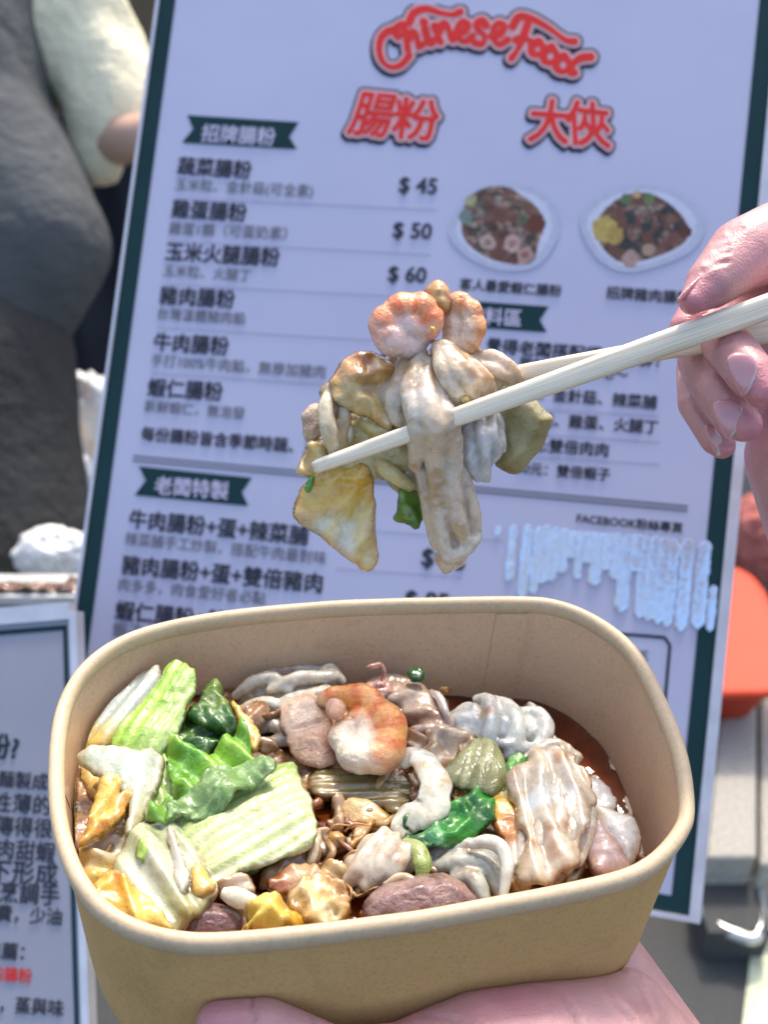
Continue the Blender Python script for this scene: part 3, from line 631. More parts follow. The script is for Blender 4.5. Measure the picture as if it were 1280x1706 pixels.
dish([(240,60),(330,60),(440,110),(480,200),(470,280),(400,380),(320,405),(200,395),(100,340),(45,280),(40,220),(90,130),(150,80)],
     [(120,110),(200,70),(280,75),(330,110),(400,160),(415,240),(390,290),(380,375),(290,380),(180,350),(95,280),(90,180)],
     [(.42,.25,.18),(.5,.33,.25),(.3,.16,.1),(.16,.07,.04),(.46,.36,.3),(.12,.1,.05)],
     [(110, 190, 28, (.16,.24,.2)), (130, 130, 22, (.42,.42,.22)), (330, 200, 20, (.1,.13,.06)), (385, 220, 38, (.13,.03,.012)), (195, 290, 30, (.5,.36,.32)), (290, 295, 34, (.52,.36,.32)), (340, 340, 34, (.45,.28,.24)), (290, 295, 16, (.36,.18,.15)), (340, 340, 15, (.3,.13,.1)), (195, 290, 14, (.3,.18,.14))], 3, 744, 302, 200, 156)
dish([(600,130),(700,75),(820,60),(940,90),(1030,170),(1045,240),(1000,320),(900,370),(760,410),(680,400),(600,340),(550,240),(550,180)],
     [(620,190),(720,100),(830,95),(930,160),(985,240),(960,300),(850,350),(720,380),(650,330),(610,260)],
     [(.42,.28,.2),(.34,.2,.15),(.06,.04,.03),(.12,.1,.08),(.4,.3,.25),(.04,.05,.04),(.2,.1,.06)],
     [(650, 240, 50, (.48,.36,.09)), (690, 265, 34, (.42,.3,.07)), (730, 125, 20, (.1,.17,.06)), (820, 120, 22, (.13,.2,.07)), (775, 105, 16, (.5,.34,.16)), (750, 355, 34, (.42,.28,.24)), (820, 320, 26, (.4,.28,.2)), (960, 250, 26, (.09,.025,.01))], 11, 962, 302, 220, 158)
# shop name: brush lettering with a pale and a dark outline, flat print in three layers
GU0, GV0, GC = 560.0, 5.0, .8; GW, GH = int(480 / GC), int(275 / GC)
GU, GV = np.meshgrid(GU0 + np.arange(GW) * GC, GV0 + np.arange(GH) * GC)
def seg_mask(strokes, wpx):
    m = np.zeros(GU.shape, bool)
    for s in strokes:
        P = np.array([(540 + x * .40625, y * .40625) for x, y in s], float)
        if len(P) > 2:
            T = np.linspace(0, len(P) - 1, len(P) * 6); Q = np.vstack([2*P[0]-P[1], P, 2*P[-1]-P[-2]]); out = []
            for t in T:
                k = min(int(t), len(P) - 2); f = t - k; a, b_, c, d = Q[k:k+4]; out.append(.5*((2*b_)+(-a+c)*f+(2*a-5*b_+4*c-d)*f*f+(-a+3*b_-3*c+d)*f**3))
            P = np.array(out)
        for i in range(len(P) - 1):
            e = P[i+1] - P[i]; L = e @ e + 1e-9; t = np.clip(((GU - P[i][0]) * e[0] + (GV - P[i][1]) * e[1]) / L, 0, 1)
            ww = wpx * (.72 + .5 * abs(math.sin(1.5 + 2.5 * i / len(P))))
            m |= np.hypot(GU - P[i][0] - t * e[0], GV - P[i][1] - t * e[1]) < ww / 2
    return m
def glyph_mask(s, org, ex, ey):
    """glyph outlines mapped: em x axis -> ex, em y axis -> ey (photo pixels)"""
    me, X = text_mesh(s, 0); x0, y0 = X[:, 0].min(), X[:, 1].min(); sx = X[:, 0].max() - x0; sy = X[:, 1].max() - y0
    P = np.array(org) + ((X[:, 0] - x0) / sx)[:, None] * np.array(ex) + ((X[:, 1] - y0) / sy)[:, None] * np.array(ey)
    me.calc_loop_triangles(); m = np.zeros(GU.shape, bool)
    for t in me.loop_triangles:
        a, b_, c = (P[i] for i in t.vertices); j0 = max(0, int((min(a[0], b_[0], c[0]) - GU0) / GC) - 1); j1 = int((max(a[0], b_[0], c[0]) - GU0) / GC) + 2; i0 = max(0, int((min(a[1], b_[1], c[1]) - GV0) / GC) - 1); i1 = int((max(a[1], b_[1], c[1]) - GV0) / GC) + 2
        U, Vv = GU[i0:i1, j0:j1], GV[i0:i1, j0:j1]
        f = lambda p, q: (q[0] - p[0]) * (Vv - p[1]) - (q[1] - p[1]) * (U - p[0])
        A, B, Cc = f(a, b_), f(b_, c), f(c, a); m[i0:i1, j0:j1] |= ((A >= 0) & (B >= 0) & (Cc >= 0)) | ((A <= 0) & (B <= 0) & (Cc <= 0))
    return m
def dilate(m, px):
    k = int(round(px / GC)); o = m.copy()
    for dy in range(-k, k + 1):
        for dx in range(-k, k + 1):
            if dx * dx + dy * dy <= k * k + 1: o |= np.roll(np.roll(m, dy, 0), dx, 1)
    return o
def shift(m, du, dv): return np.roll(np.roll(m, int(dv / GC), 0), int(du / GC), 1)
def runs(mask, z, mat, name, parent):
    V = []; Fs = []
    for i in range(mask.shape[0]):
        r = np.flatnonzero(np.diff(np.r_[0, mask[i].astype(int), 0]))
        for a, b_ in zip(r[::2], r[1::2]):
            k = len(V)
            for (j, ii) in ((a, i), (a, i + 1), (b_, i + 1), (b_, i)):
                p = BOARD.at(GU0 + (j - .5) * GC, GV0 + (ii - .5) * GC, 0); V.append((p[0], p[1], z))
            Fs.append((k, k + 1, k + 2, k + 3))
    return link(name, mesh(name, V, Fs), M[mat], parent, False)
SCR = [[(305,150),(285,128),(255,135),(232,165),(228,215),(245,258),(280,278),(320,265),(350,230)], [(350,95),(370,55),(420,38),(480,55),(530,62),(560,50)],
 [(300,115),(325,105),(335,150),(345,205)], [(345,165),(362,135),(380,150),(388,195),(405,185)], [(415,120),(425,160),(440,185),(455,165)], [(408,92),(412,94)],
 [(455,110),(468,140),(480,175)], [(470,135),(490,100),(508,112),(518,150),(530,165)], [(540,140),(575,130),(590,105),(570,92),(548,115),(550,155),(580,172),(610,150)],
 [(665,105),(650,88),(628,100),(635,128),(660,150),(650,182),(620,178)], [(690,150),(725,138),(738,110),(718,98),(696,120),(696,160),(720,185),(755,165)],
 [(775,110),(800,72),(850,78),(920,115),(990,165),(1030,172)], [(835,105),(815,160),(795,205),(770,240)], [(790,165),(825,160),(850,172)],
 [(880,172),(855,190),(855,220),(885,225),(900,200),(885,172)], [(935,195),(905,215),(905,250),(935,258),(955,230),(938,197)], [(985,232),(960,248),(955,282),(985,295),(1008,268),(990,234)], [(1095,235),(1055,240),(1025,262),(1010,300),(1030,300)]]
lm = seg_mask(SCR, 12)
gm = glyph_mask('腸', (578, 224), (66, 6), (22, -70)) | glyph_mask('粉', (652, 230), (74, 6), (10, -68)) | glyph_mask('大', (880, 236), (66, 5), (8, -72)) | glyph_mask('俠', (946, 240), (72, 8), (-4, -74))
lm |= dilate(gm, 1.6); lm[:, :2] = 0; pale = dilate(lm, 5); darkm = shift(dilate(lm, 7), -3, 4) | dilate(lm, 8); darkm[:3] = 0; pale[:3] = 0; darkm[-16:] = 0; pale[-16:] = 0
lg = runs(darkm, .0003, 'print_navy', 'logo_outline', mb); runs(pale, .0005, 'print_pink', 'logo_inline', lg); runs(lm, .0007, 'print_red', 'logo_lettering', lg)
# sky glare over the lower right, shaped as raised pale blue mirror strips
def glare(u, v0, v1, wpx, k):
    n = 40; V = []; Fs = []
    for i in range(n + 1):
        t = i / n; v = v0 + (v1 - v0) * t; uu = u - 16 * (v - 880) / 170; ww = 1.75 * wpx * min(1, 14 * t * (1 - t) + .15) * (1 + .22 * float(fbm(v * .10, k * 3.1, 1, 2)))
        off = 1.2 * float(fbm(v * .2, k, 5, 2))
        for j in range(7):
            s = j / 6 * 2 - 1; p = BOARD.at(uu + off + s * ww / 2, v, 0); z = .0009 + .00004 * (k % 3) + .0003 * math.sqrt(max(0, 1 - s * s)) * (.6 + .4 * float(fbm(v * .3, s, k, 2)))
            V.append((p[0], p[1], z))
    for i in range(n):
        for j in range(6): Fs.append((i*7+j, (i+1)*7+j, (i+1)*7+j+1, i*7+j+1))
    return link('glare_ridge', mesh('glare_ridge', V, Fs), M['glare'], mb, True)
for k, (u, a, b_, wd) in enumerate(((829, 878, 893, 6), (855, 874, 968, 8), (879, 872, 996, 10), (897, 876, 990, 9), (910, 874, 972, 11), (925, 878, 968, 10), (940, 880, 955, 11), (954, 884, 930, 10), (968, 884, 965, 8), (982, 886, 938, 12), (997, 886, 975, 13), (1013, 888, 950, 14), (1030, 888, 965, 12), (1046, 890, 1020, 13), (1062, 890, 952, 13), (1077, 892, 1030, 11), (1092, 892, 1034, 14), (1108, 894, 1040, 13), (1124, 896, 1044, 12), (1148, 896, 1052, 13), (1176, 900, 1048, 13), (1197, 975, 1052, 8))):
    glare(u + 2, a, b_, wd, k)

# second board, lower left
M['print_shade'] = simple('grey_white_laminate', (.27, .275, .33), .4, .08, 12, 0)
m2_ = empty('menu_board', BOARD2.mat()); tag(m2_, 'small grey-white text board with a green border, cut off at the lower left', 'menu board')
def b2(u, v): return BOARD2.at(u, v)
x2r = np.mean([b2(*p)[0] for p in ((112, 1060), (139, 1570))]); y2t = b2(60, 1036)[1]
V_, F_ = boxes([(x2r - .30, x2r, y2t - .34, y2t, -.006, 0)]); link('panel', mesh('panel', V_, F_), M['print_shade'], m2_, False)
V_, F_ = boxes([(x2r - .298, x2r - .002, y2t - .0055, y2t - .003, .0001, .0006), (x2r - .004, x2r - .002, y2t - .338, y2t - .0055, .0001, .0006)]); link('border', mesh('border', V_, F_), M['print_green'], m2_, False)
V_, F_ = boxes([(x2r, x2r + .004, y2t - .34, y2t + .004, -.009, .002), (x2r - .30, x2r, y2t, y2t + .009, -.009, .002)]); link('frame', mesh('frame', V_, F_), M['edge_silver'], m2_, False)
text_on(BOARD2, '什麼是腸粉?', (-190, 1222), (30, 1246), 'print_green', 'text_line', .03, .0006, m2_)
for s, v in (('用在來米漿和麵製成', 1303), ('口感能有彈性薄的', 1342), ('在潮州也派傳得很', 1381), ('加入新鮮雞肉甜蝦', 1420), ('蒸好後捲下形成', 1457), ('現在為台灣烹調手', 1492), ('嚴選食材不浪費，少油', 1528)):
    text_on(BOARD2, s, (-170, v - 18), (80 + (v - 1300) * .1, v), 'print_black', 'text_line', .02, .0006, m2_)
text_on(BOARD2, '小叮嚀推薦：', (-110, 1575), (40, 1586), 'print_black', 'text_line', .02, .0006, m2_)
text_on(BOARD2, '現點現蒸的腸粉', (-110, 1612), (53, 1626), 'print_red', 'text_line', .02, .0006, m2_)
text_on(BOARD2, '現蒸現做，蒸與味', (-110, 1664), (106, 1680), 'print_black', 'text_line', .02, .0006, m2_)

# ================================================================== THE PAPER BOWL
def ring_sweep(name, prof, mat, parent, closed=False, caps=(False, False)):
    """prof = [(z of the wall outline, outward offset, real z)]"""
    V = []; Fs = []; m = len(RIMP)
    for (zr, off, z) in prof:
        for p in ring(zr, off): V.append((p[0], p[1], z))
    K = len(prof)
    for k in range(K if closed else K - 1):
        for i in range(m): Fs.append((k*m+i, k*m+(i+1)%m, ((k+1)%K)*m+(i+1)%m, ((k+1)%K)*m+i))
    if caps[1]: Fs.append([(K-1)*m+i for i in range(m)])
    V = np.array(V); th = np.arctan2(V[:, 1], V[:, 0])
    V[:, 2] += .0004 * fbm(np.cos(th) * 3, np.sin(th) * 3, 4.0, 2)
    return link(name, mesh(name, V, Fs), M[mat], parent, True)
bw = empty('paper_bowl', BOWL.mat()); tag(bw, 'brown kraft paper bowl full of noodles and cabbage, held in the left hand', 'bowl')
ring_sweep('rim', [(0, .0021 * math.cos(a), -.0006 + .0026 * math.sin(a) * (1 if math.sin(a) > 0 else 1.5)) for a in [2 * math.pi * k / 16 for k in range(16)]], 'kraft_rim', bw, True)
ow = ring_sweep('outer_wall', [(-.001 - (DEPTH - .006) * k / 8, .0006, -.001 - (DEPTH - .006) * k / 8) for k in range(9)] + [(-DEPTH, .0004, -DEPTH + .0022), (-DEPTH, -.0008, -DEPTH + .0006), (-DEPTH, -.004, -DEPTH), (-DEPTH, -.03, -DEPTH)], 'kraft_out', bw, False, (False, True))
ring_sweep('inner_wall', [(-.001 - (DEPTH - .006) * k / 8, -.0006, -.001 - (DEPTH - .006) * k / 8) for k in range(9)] + [(-DEPTH, -.0012, -DEPTH + .003), (-DEPTH, -.004, -DEPTH + .0015), (-DEPTH, -.03, -DEPTH + .0015)], 'kraft_in', bw, False, (False, True))

sm_v = []; sm_f = []; i0 = int(np.argmin(abs(TH - R(44))))
for side, off in ((0, -.00095), (1, -.00055)):
    for k in range(12):
        z = -.0035 - (DEPTH - .010) * k / 11; P = ring(z, off)
        for j in range(6): sm_v.append((*P[(i0 + j - 3) % len(P)], z))
for k in range(11):
    for j in range(5):
        a = k * 6 + j; sm_f.append((a, a + 1, a + 7, a + 6)); sm_f.append((72 + a + 6, 72 + a + 7, 72 + a + 1, 72 + a))
    for a, b_ in ((k * 6, k * 6 + 72), (k * 6 + 5, k * 6 + 77)): sm_f.append((a, a + 6, b_ + 6, b_))
link('paper_seam', mesh('paper_seam', sm_v, sm_f), M['kraft_in'], bw, False)

# sauce pool
sv = []; sf = []; ed_ = ring(SL, -.0006); m_ = len(ed_); cn_ = ed_.mean(0); rr_ = [0.02, .3, .6, .85, .97, 1]
for s_ in rr_:
    for p in ed_:
        q = cn_ + (p - cn_) * s_; sv.append((q[0], q[1], SL + .0009 * s_ ** 30 + .0003 * float(fbm(q[0] * 90, q[1] * 90, 1, 2))))
for k in range(len(rr_) - 1):
    for i in range(m_): sf.append((k*m_+i, (k+1)*m_+i, (k+1)*m_+(i+1)%m_, k*m_+(i+1)%m_))
sa = link('sauce', mesh('sauce', sv, sf), M['sauce'], None, True, BOWL.mat()); tag(sa, 'glossy dark brown soy sauce pooled in the bowl, open at its right end', 'sauce', None, 'stuff')

def soft(name, label, cat, fr, core, folds, col, mat='noodle', voxel=.0006, smooth=8, noise=.00035, nsc=150, unit=lambda p: p, group=None, colfn=None, parent=None):
    """one limp wet body: a core with folds melted into it. core/folds: lists of paths of (u, v, h, radius in mm)"""
    caps = []
    for path in list(core) + list(folds):
        P = []
        for (u, v, h, r) in path:
            q = unit([(u, v)])[0]; P.append((*(fr.R @ fr.at(q[0], q[1], h) + fr.o), r * .001))
        P = np.array(P)
        if len(P) > 2:
            Q = np.vstack([2*P[0]-P[1], P, 2*P[-1]-P[-2]]); out = []
            for t in np.linspace(0, len(P) - 1, (len(P) - 1) * 4 + 1):
                k = min(int(t), len(P) - 2); f = t - k; a, b_, c, d = Q[k:k+4]; out.append(.5*((2*b_)+(-a+c)*f+(2*a-5*b_+4*c-d)*f*f+(-a+3*b_-3*c+d)*f**3))
            P = np.array(out)
        for p, q in zip(P, P[1:]): caps.append((p[:3], max(.0004, p[3]), q[:3], max(.0004, q[3])))
    sd_ = len(label) * 1.7
    def post(X, N): return X + N * (noise * fbm(X[:, 0] * nsc, X[:, 1] * nsc, X[:, 2] * nsc + sd_, 3) + noise * .8 * (1 - 2 * np.abs(fbm(X[:, 0] * 330, X[:, 1] * 150, X[:, 2] * 330 + sd_, 2))))[:, None]
    def cf(X, N):
        n = fbm(X[:, 0] * 110, X[:, 1] * 110, X[:, 2] * 110 + sd_, 3); c = lerp(col[0], col[1], np.clip(n * 1.2 + .5, 0, 1)); g = sstep(.12, .5, fbm(X[:, 0] * 130, X[:, 1] * 130, X[:, 2] * 130 + sd_ + 9, 3)) * .8
        return c * (1 - g[:, None]) + np.array(col[2]) * g[:, None]
    if colfn: cf = colfn
    o = blob_body(name, caps, voxel, mat, colfn or cf, smooth, post, parent, 2 if fr is CLUMP else 1); return tag(o, label, cat, group) if parent is None else o
# ================================================================== THE FOOD IN THE BOWL
def S(r, g, b): return tuple(((c / 255) / 12.92 if c <= 10 else ((c / 255 + .055) / 1.055) ** 2.4) for c in (r, g, b))
def mixc(stops, sc=90, stain=0.0, scol=(.30, .12, .03), ssc=130, thr=.15, oct=3):
    """colour: blend of tones in soft patches, with stains of sauce"""
    st = [np.array(c) for c in stops]
    def f(e):
        n = np.clip(fbm(e['x'] * sc, e['y'] * sc, e['s'] + 20, oct) * 1.3 + .5, 0, .9999) * (len(st) - 1); i = n.astype(int); t = (n - i)[:, None]
        A = np.array(st); c = A[i] * (1 - t) + A[np.minimum(i + 1, len(st) - 1)] * t
        if stain:
            g = sstep(thr, thr + .35, fbm(e['x'] * ssc, e['y'] * ssc, e['s'] + 40, 3)) * stain; c = c * (1 - g[:, None]) + np.array(scol) * g[:, None]
        return c
    return f
def along(e, ang): a = R(ang); return e['x'] * math.cos(a) + e['y'] * math.sin(a), -e['x'] * math.sin(a) + e['y'] * math.cos(a)
def ribs(ang, freq, amp, warp=.6, jit=.5):
    def f(e):
        p, q = along(e, ang); ph = q * freq * 2 * math.pi + warp * 3 * fbm(p * 60, q * 160, e['s'], 2)
        return amp * (np.sin(ph) * .6 + jit * fbm(p * 50, q * freq * 1.8, e['s'] + 3, 3))
    return f
def wrinkle(sc, amp, ang=0, asp=1.0):
    def f(e):
        p, q = along(e, ang); n = fbm(p * sc * asp * .8, q * sc * .8, e['s'], 2); return amp * (1 - 2.4 * np.sqrt(n * n + .006))
    return f
def ribcol(ang, freq, ca, cb, warp=.6, base=None, w=.6):
    def f(e):
        p, q = along(e, ang); ph = q * freq * 2 * math.pi + warp * 3 * fbm(p * 60, q * 160, e['s'], 2)
        t = np.clip(.5 + .35 * np.sin(ph) + .5 * fbm(p * 40, q * freq * 2.2, e['s'] + 3, 3), 0, 1); c = lerp(ca, cb, t)
        if base: c = c * w + base(e) * (1 - w)
        return c
    return f
def fade(f1, f2, ang, a, b_):
    """f1 at one end of a direction, f2 at the other (metres along ang)"""
    def f(e):
        p, q = along(e, ang); t = sstep(a, b_, p + .003 * fbm(e['x'] * 120, e['y'] * 120, e['s'] + 8, 3))[:, None]
        c1 = f1(e) if callable(f1) else np.array(f1)[None]; c2 = f2(e) if callable(f2) else np.array(f2)[None]; return c1 * (1 - t) + c2 * t
    return f
def rim_tint(f, colr, w=.0015):
    return lambda e: f(e) * (sstep(0, w, e['D']))[:, None] + np.array(colr) * (1 - sstep(0, w, e['D']))[:, None]
def addf(*fs): return lambda e: sum(f(e) for f in fs)
def fan(apx, apy, n, amp, warp=.4):
    """folds that spread from a point (metres from the piece's middle)"""
    def f(e):
        a = np.arctan2(e['y'] - apy, e['x'] - apx); r = np.hypot(e['y'] - apy, e['x'] - apx)
        s = np.sin(a * n * .55 + warp * 9 * fbm(e['x'] * 60, e['y'] * 60, e['s'], 2)); return amp * 1.5 * (np.sqrt(s * s + .02) * 1.6 - 1) * sstep(0, .006, r) * (1 + .8 * fbm(e['x'] * 90, e['y'] * 90, e['s'] + 7, 2))
    return f
def cup(kx, ky): return lambda e: kx * e['x'] ** 2 + ky * e['y'] ** 2
def wave(ang, freq, amp): return lambda e: amp * np.sin(along(e, ang)[0] * freq * 2 * math.pi + e['s'] + 2 * fbm(e['x'] * 60, e['y'] * 60, e['s'], 2))
CRM, WHT, YEL, YDP = S(215, 205, 180), S(222, 226, 222), S(226, 196, 104), S(226, 168, 48)
BRN, DBR, PNK, GRL, GRM, GRD, OLV = (.28, .12, .035), (.10, .03, .008), S(205, 168, 158), S(166, 204, 84), S(104, 154, 44), S(58, 100, 34), S(138, 140, 84)
PALE, BLU = S(200, 206, 180), S(196, 210, 200)
SKN = (.30, .13, .04)
def seg(P, n=34, amp=.13):
    """a curled body with the grooves of its segments: path of (u, v, h, mm) resampled, radius pinched between segments"""
    P = np.array(P, float); T = np.linspace(0, len(P) - 1, n); out = []
    Q = np.vstack([2*P[0]-P[1], P, 2*P[-1]-P[-2]])
    for i, t in enumerate(T):
        k = min(int(t), len(P) - 2); f = t - k; a, b_, c, d = Q[k:k+4]; p = .5*((2*b_)+(-a+c)*f+(2*a-5*b_+4*c-d)*f*f+(-a+3*b_-3*c+d)*f**3); p[3] *= 1 + amp * (math.sin(i / n * 2 * math.pi * 6)); out.append(tuple(p))
    return out
def shcol(cu, cv, r0, r1, dirx, diry, ns=7, wht=S(250,232,206), org=S(255,176,88), ord_=S(244,128,44)):
    def f(X, N):
        u, v, d = topx(X); du, dv = u - cu, v - cv; r = np.hypot(du, dv); an = np.arctan2(dv, du); n = fbm(X[:, 0] * 160, X[:, 1] * 160, X[:, 2] * 160, 3)
        fac = np.clip((du * dirx + dv * diry) / (r + 1e-6) * .8 + .55, 0, 1); o_ = sstep(r0, r1, r + 12 * n) * fac; c = lerp(wht, org, o_)
        bd = sstep(.35, .95, np.sin(an * ns + 1.5 * n) * .5 + .5) * o_ * .8; c = c * (1 - bd[:, None]) + np.array(ord_) * bd[:, None]; w_ = sstep(.25, .6, fbm(X[:, 0] * 90, X[:, 1] * 90, X[:, 2] * 90 + 5, 2))[:, None] * .25
        return c * (1 - w_) + np.array(S(222, 176, 140)) * w_
    return f
# heap of short noodles, egg and sauce that everything lies on
hv = []; hf = []; hc = []; nx_, ny_ = 210, 130
gx = np.linspace(-.092, .092, nx_); gy = np.linspace(-.066, .058, ny_); GX, GY = np.meshgrid(gx, gy); xx, yy = GX.ravel(), GY.ravel()
hh_ = np.interp(xx, [-.085, -.06, -.02, .02, .045, .058, .09], [-.018, -.020, -.0245, -.027, -.0305, -.037, -.042]) + np.interp(yy, [-.06, -.045, 0, .035, .05], [.004, .003, 0, -.001, -.004])
n1 = fbm(xx * 75, yy * 75, 3.3, 4); n2 = 1 - 2 * np.abs(fbm(xx * 150, yy * 150, 8.1, 3)); n3 = fbm(xx * 420, yy * 420, 2.2, 3)
hh_ = hh_ - .0006 + .0040 * n1 + .0014 * n2 + .0003 * n3; V0 = wall_clamp(np.stack([xx, yy, hh_], 1), .0002)
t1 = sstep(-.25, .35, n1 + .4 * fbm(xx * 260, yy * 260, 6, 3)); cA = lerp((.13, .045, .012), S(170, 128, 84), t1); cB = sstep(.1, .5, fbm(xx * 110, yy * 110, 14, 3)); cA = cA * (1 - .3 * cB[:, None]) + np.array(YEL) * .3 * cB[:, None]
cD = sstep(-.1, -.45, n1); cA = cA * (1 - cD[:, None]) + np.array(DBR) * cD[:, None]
idx_ = np.arange(nx_ * ny_).reshape(ny_, nx_)
for i in range(ny_ - 1):
    for j in range(nx_ - 1): hf.append((idx_[i, j], idx_[i, j+1], idx_[i+1, j+1], idx_[i+1, j]))
o = link('noodle_heap', mesh('noodle_heap', V0, hf, cA), M['wet'], None, True, BOWL.mat()); tag(o, 'heap of short wet noodle bits and egg shreds in sauce under the larger pieces', 'noodles', None, 'stuff')

gz = np.interp(xx, [-.085, -.06, -.02, .02, .045, .058, .09], [-.018, -.020, -.0245, -.027, -.0305, -.037, -.042]) + np.interp(yy, [-.06, -.045, 0, .035, .05], [.004, .003, 0, -.001, -.004]) + .0004 * fbm(xx * 60, yy * 60, 3, 2) + .0003 + .0016 * np.exp(-((xx + .008) / .022) ** 2 - ((yy + .018) / .022) ** 2)
Vg = wall_clamp(np.stack([xx, yy, gz], 1), .0001)
o = link('gravy', mesh('gravy', Vg, hf), M['sauce'], None, True, BOWL.mat()); tag(o, 'thick glossy brown gravy filling the hollows between the pieces of food', 'gravy', None, 'stuff')
# --- back row
piece('rice_roll', 'small thin rice roll flap half sunk in sauce at the back right', 'rice roll', [(868,1180),(885,1172),(905,1185),(920,1215),(925,1245),(900,1250),(880,1215)], -.0285, .003, mixc([S(214,200,180), WHT], 80, .6), relief=wave(20, 160, .0009), mat='noodle')
piece('meat_shred', 'small pink meat shred leaning on the back wall, right of the shrimp', 'meat', [(604,1140),(630,1130),(655,1135),(652,1158),(620,1162)], -.019, .002, mixc([PNK, S(190,140,130)], 160), relief=wrinkle(300, .0006), mat='meat')
STN = (.42, .22, .08)
soft('rice_roll', 'crumpled translucent rice roll at the back of the bowl, left of the shrimp', 'rice roll', BOWL,
  [[(410,1165,-.027,5),(470,1160,-.026,7),(535,1150,-.026,6)], [(430,1205,-.028,5),(500,1215,-.027,5.5)]],
  [[(392,1160,-.022,1.6),(420,1138,-.019,2.2),(455,1130,-.018,2.2),(480,1150,-.019,1.6)], [(450,1150,-.019,1.6),(500,1130,-.017,2.4),(555,1128,-.018,1.8)], [(400,1185,-.022,2),(440,1172,-.020,2.4),(480,1180,-.019,2)], [(480,1165,-.018,2),(520,1160,-.018,2.4),(545,1150,-.019,1.8)], [(420,1215,-.024,2),(455,1208,-.021,2.2),(475,1225,-.022,1.6)], [(440,1240,-.024,1.8),(480,1232,-.022,2),(510,1240,-.023,1.6)], [(440,1120,-.021,1.4),(500,1115,-.020,1.6),(560,1118,-.020,1.4)], [(520,1135,-.018,1.2),(548,1112,-.017,1.6),(572,1135,-.019,1.4)]],
  (S(208,196,172), S(224,220,206), STN))
soft('rice_roll', 'sauce stained rice roll at the back wall, right behind the shrimp', 'rice roll', BOWL,
  [[(635,1158,-.025,6),(690,1178,-.025,7),(735,1225,-.025,6)]],
  [[(620,1140,-.022,2),(660,1135,-.021,2.4),(700,1150,-.021,2)], [(650,1165,-.021,2),(690,1160,-.020,2.6),(735,1180,-.021,2.2)], [(680,1190,-.022,2),(710,1188,-.020,2.2),(750,1205,-.021,2)], [(690,1220,-.022,2),(730,1218,-.021,2.4),(765,1235,-.022,1.8)], [(700,1250,-.023,2),(740,1245,-.021,2.4),(775,1250,-.022,2)]],
  (S(196,168,146), S(212,192,172), (.36, .17, .06)))
soft('rice_roll', 'white folded rice roll at the back of the bowl, beside the open sauce', 'rice roll', BOWL,
  [[(775,1212,-.024,6),(835,1222,-.0235,7),(885,1222,-.0245,5.5)]],
  [[(750,1200,-.024,1.8),(780,1180,-.021,2.2),(800,1200,-.020,2.6),(790,1245,-.022,1.8)], [(795,1165,-.021,1.6),(815,1170,-.019,2.4),(818,1210,-.018,2.8),(810,1255,-.021,2)], [(825,1168,-.021,1.8),(850,1180,-.019,2.6),(862,1215,-.018,3),(850,1258,-.021,2.2)], [(860,1190,-.021,2),(895,1190,-.020,2.6),(912,1215,-.020,2.6),(895,1250,-.022,2)], [(755,1230,-.024,1.8),(775,1222,-.021,2),(770,1255,-.023,1.4)], [(838,1240,-.019,1.8),(870,1248,-.020,2.2),(900,1245,-.022,1.6)]],
  (S(222,222,214), S(206,212,206), S(196,160,120)))
soft('rice_roll', 'big pleated white rice roll streaked with sauce in the right half of the bowl', 'rice roll', BOWL,
  [[(920,1285,-.021,6.5),(925,1350,-.0195,8.5),(915,1430,-.0195,7.5)], [(888,1310,-.021,6),(882,1420,-.019,6.5)], [(955,1310,-.022,6),(958,1410,-.020,6.5)]],
  [[(905,1248,-.018,1.6),(898,1290,-.014,2.0),(880,1350,-.0125,2.4),(868,1445,-.015,1.6)], [(922,1252,-.017,1.6),(915,1300,-.0125,2.2),(905,1370,-.011,2.4),(892,1452,-.014,1.7)], [(940,1246,-.017,1.6),(932,1300,-.012,2.0),(930,1370,-.0105,2.6),(920,1455,-.014,1.8)], [(955,1268,-.018,1.6),(955,1320,-.013,2.2),(955,1380,-.0115,2.4),(945,1445,-.015,1.7)], [(968,1290,-.019,1.6),(978,1330,-.015,2.2),(978,1385,-.014,2.2),(965,1435,-.016,1.6)], [(880,1262,-.019,1.6),(872,1300,-.015,2.2),(862,1345,-.015,2.2),(860,1390,-.018,1.6)], [(890,1255,-.017,1.8),(925,1240,-.016,2),(962,1262,-.017,1.8)], [(880,1300,-.0145,1.2),(905,1320,-.0115,1.5),(915,1345,-.011,1.2)], [(940,1330,-.0105,1.2),(962,1345,-.0115,1.5),(985,1352,-.014,1.3)]],
  (S(226,218,202), S(214,200,176), (.46, .23, .08)))
piece('rice_roll', 'loose pleated rice skin lying over the big white roll in the right half', 'rice roll', [(882,1262),(900,1246),(925,1252),(942,1246),(962,1262),(958,1280),(985,1300),(992,1340),(985,1375),(970,1405),(962,1440),(930,1452),(870,1452),(868,1440),(876,1400),(862,1365),(850,1320),(862,1290)], -.0110, .004, mixc([S(224,216,200), S(214,198,174), WHT], 90, .75, (.46, .23, .08), 150, .05), relief=addf(ribs(86, 125, .0013, 1.1, .9), wrinkle(110, .0012, 95, .35)), bend=cup(-8, -3), mat='noodle', jag=.0011)
soft('rice_roll', 'translucent grey-white rice skin in the front, right of the purple meatball', 'rice roll', BOWL,
  [[(720,1445,-.021,4),(745,1440,-.022,5),(790,1450,-.021,6.5),(815,1470,-.021,5)]],
  [[(705,1430,-.020,1.6),(745,1415,-.017,2.4),(790,1412,-.016,2.6),(835,1435,-.018,2)], [(730,1445,-.018,2),(770,1435,-.0155,2.8),(815,1450,-.0155,2.6),(835,1490,-.018,2)], [(760,1465,-.017,2),(790,1465,-.0145,2.6),(805,1500,-.016,2)]],
  (S(196,200,188), S(212,208,192), S(160,120,84)))
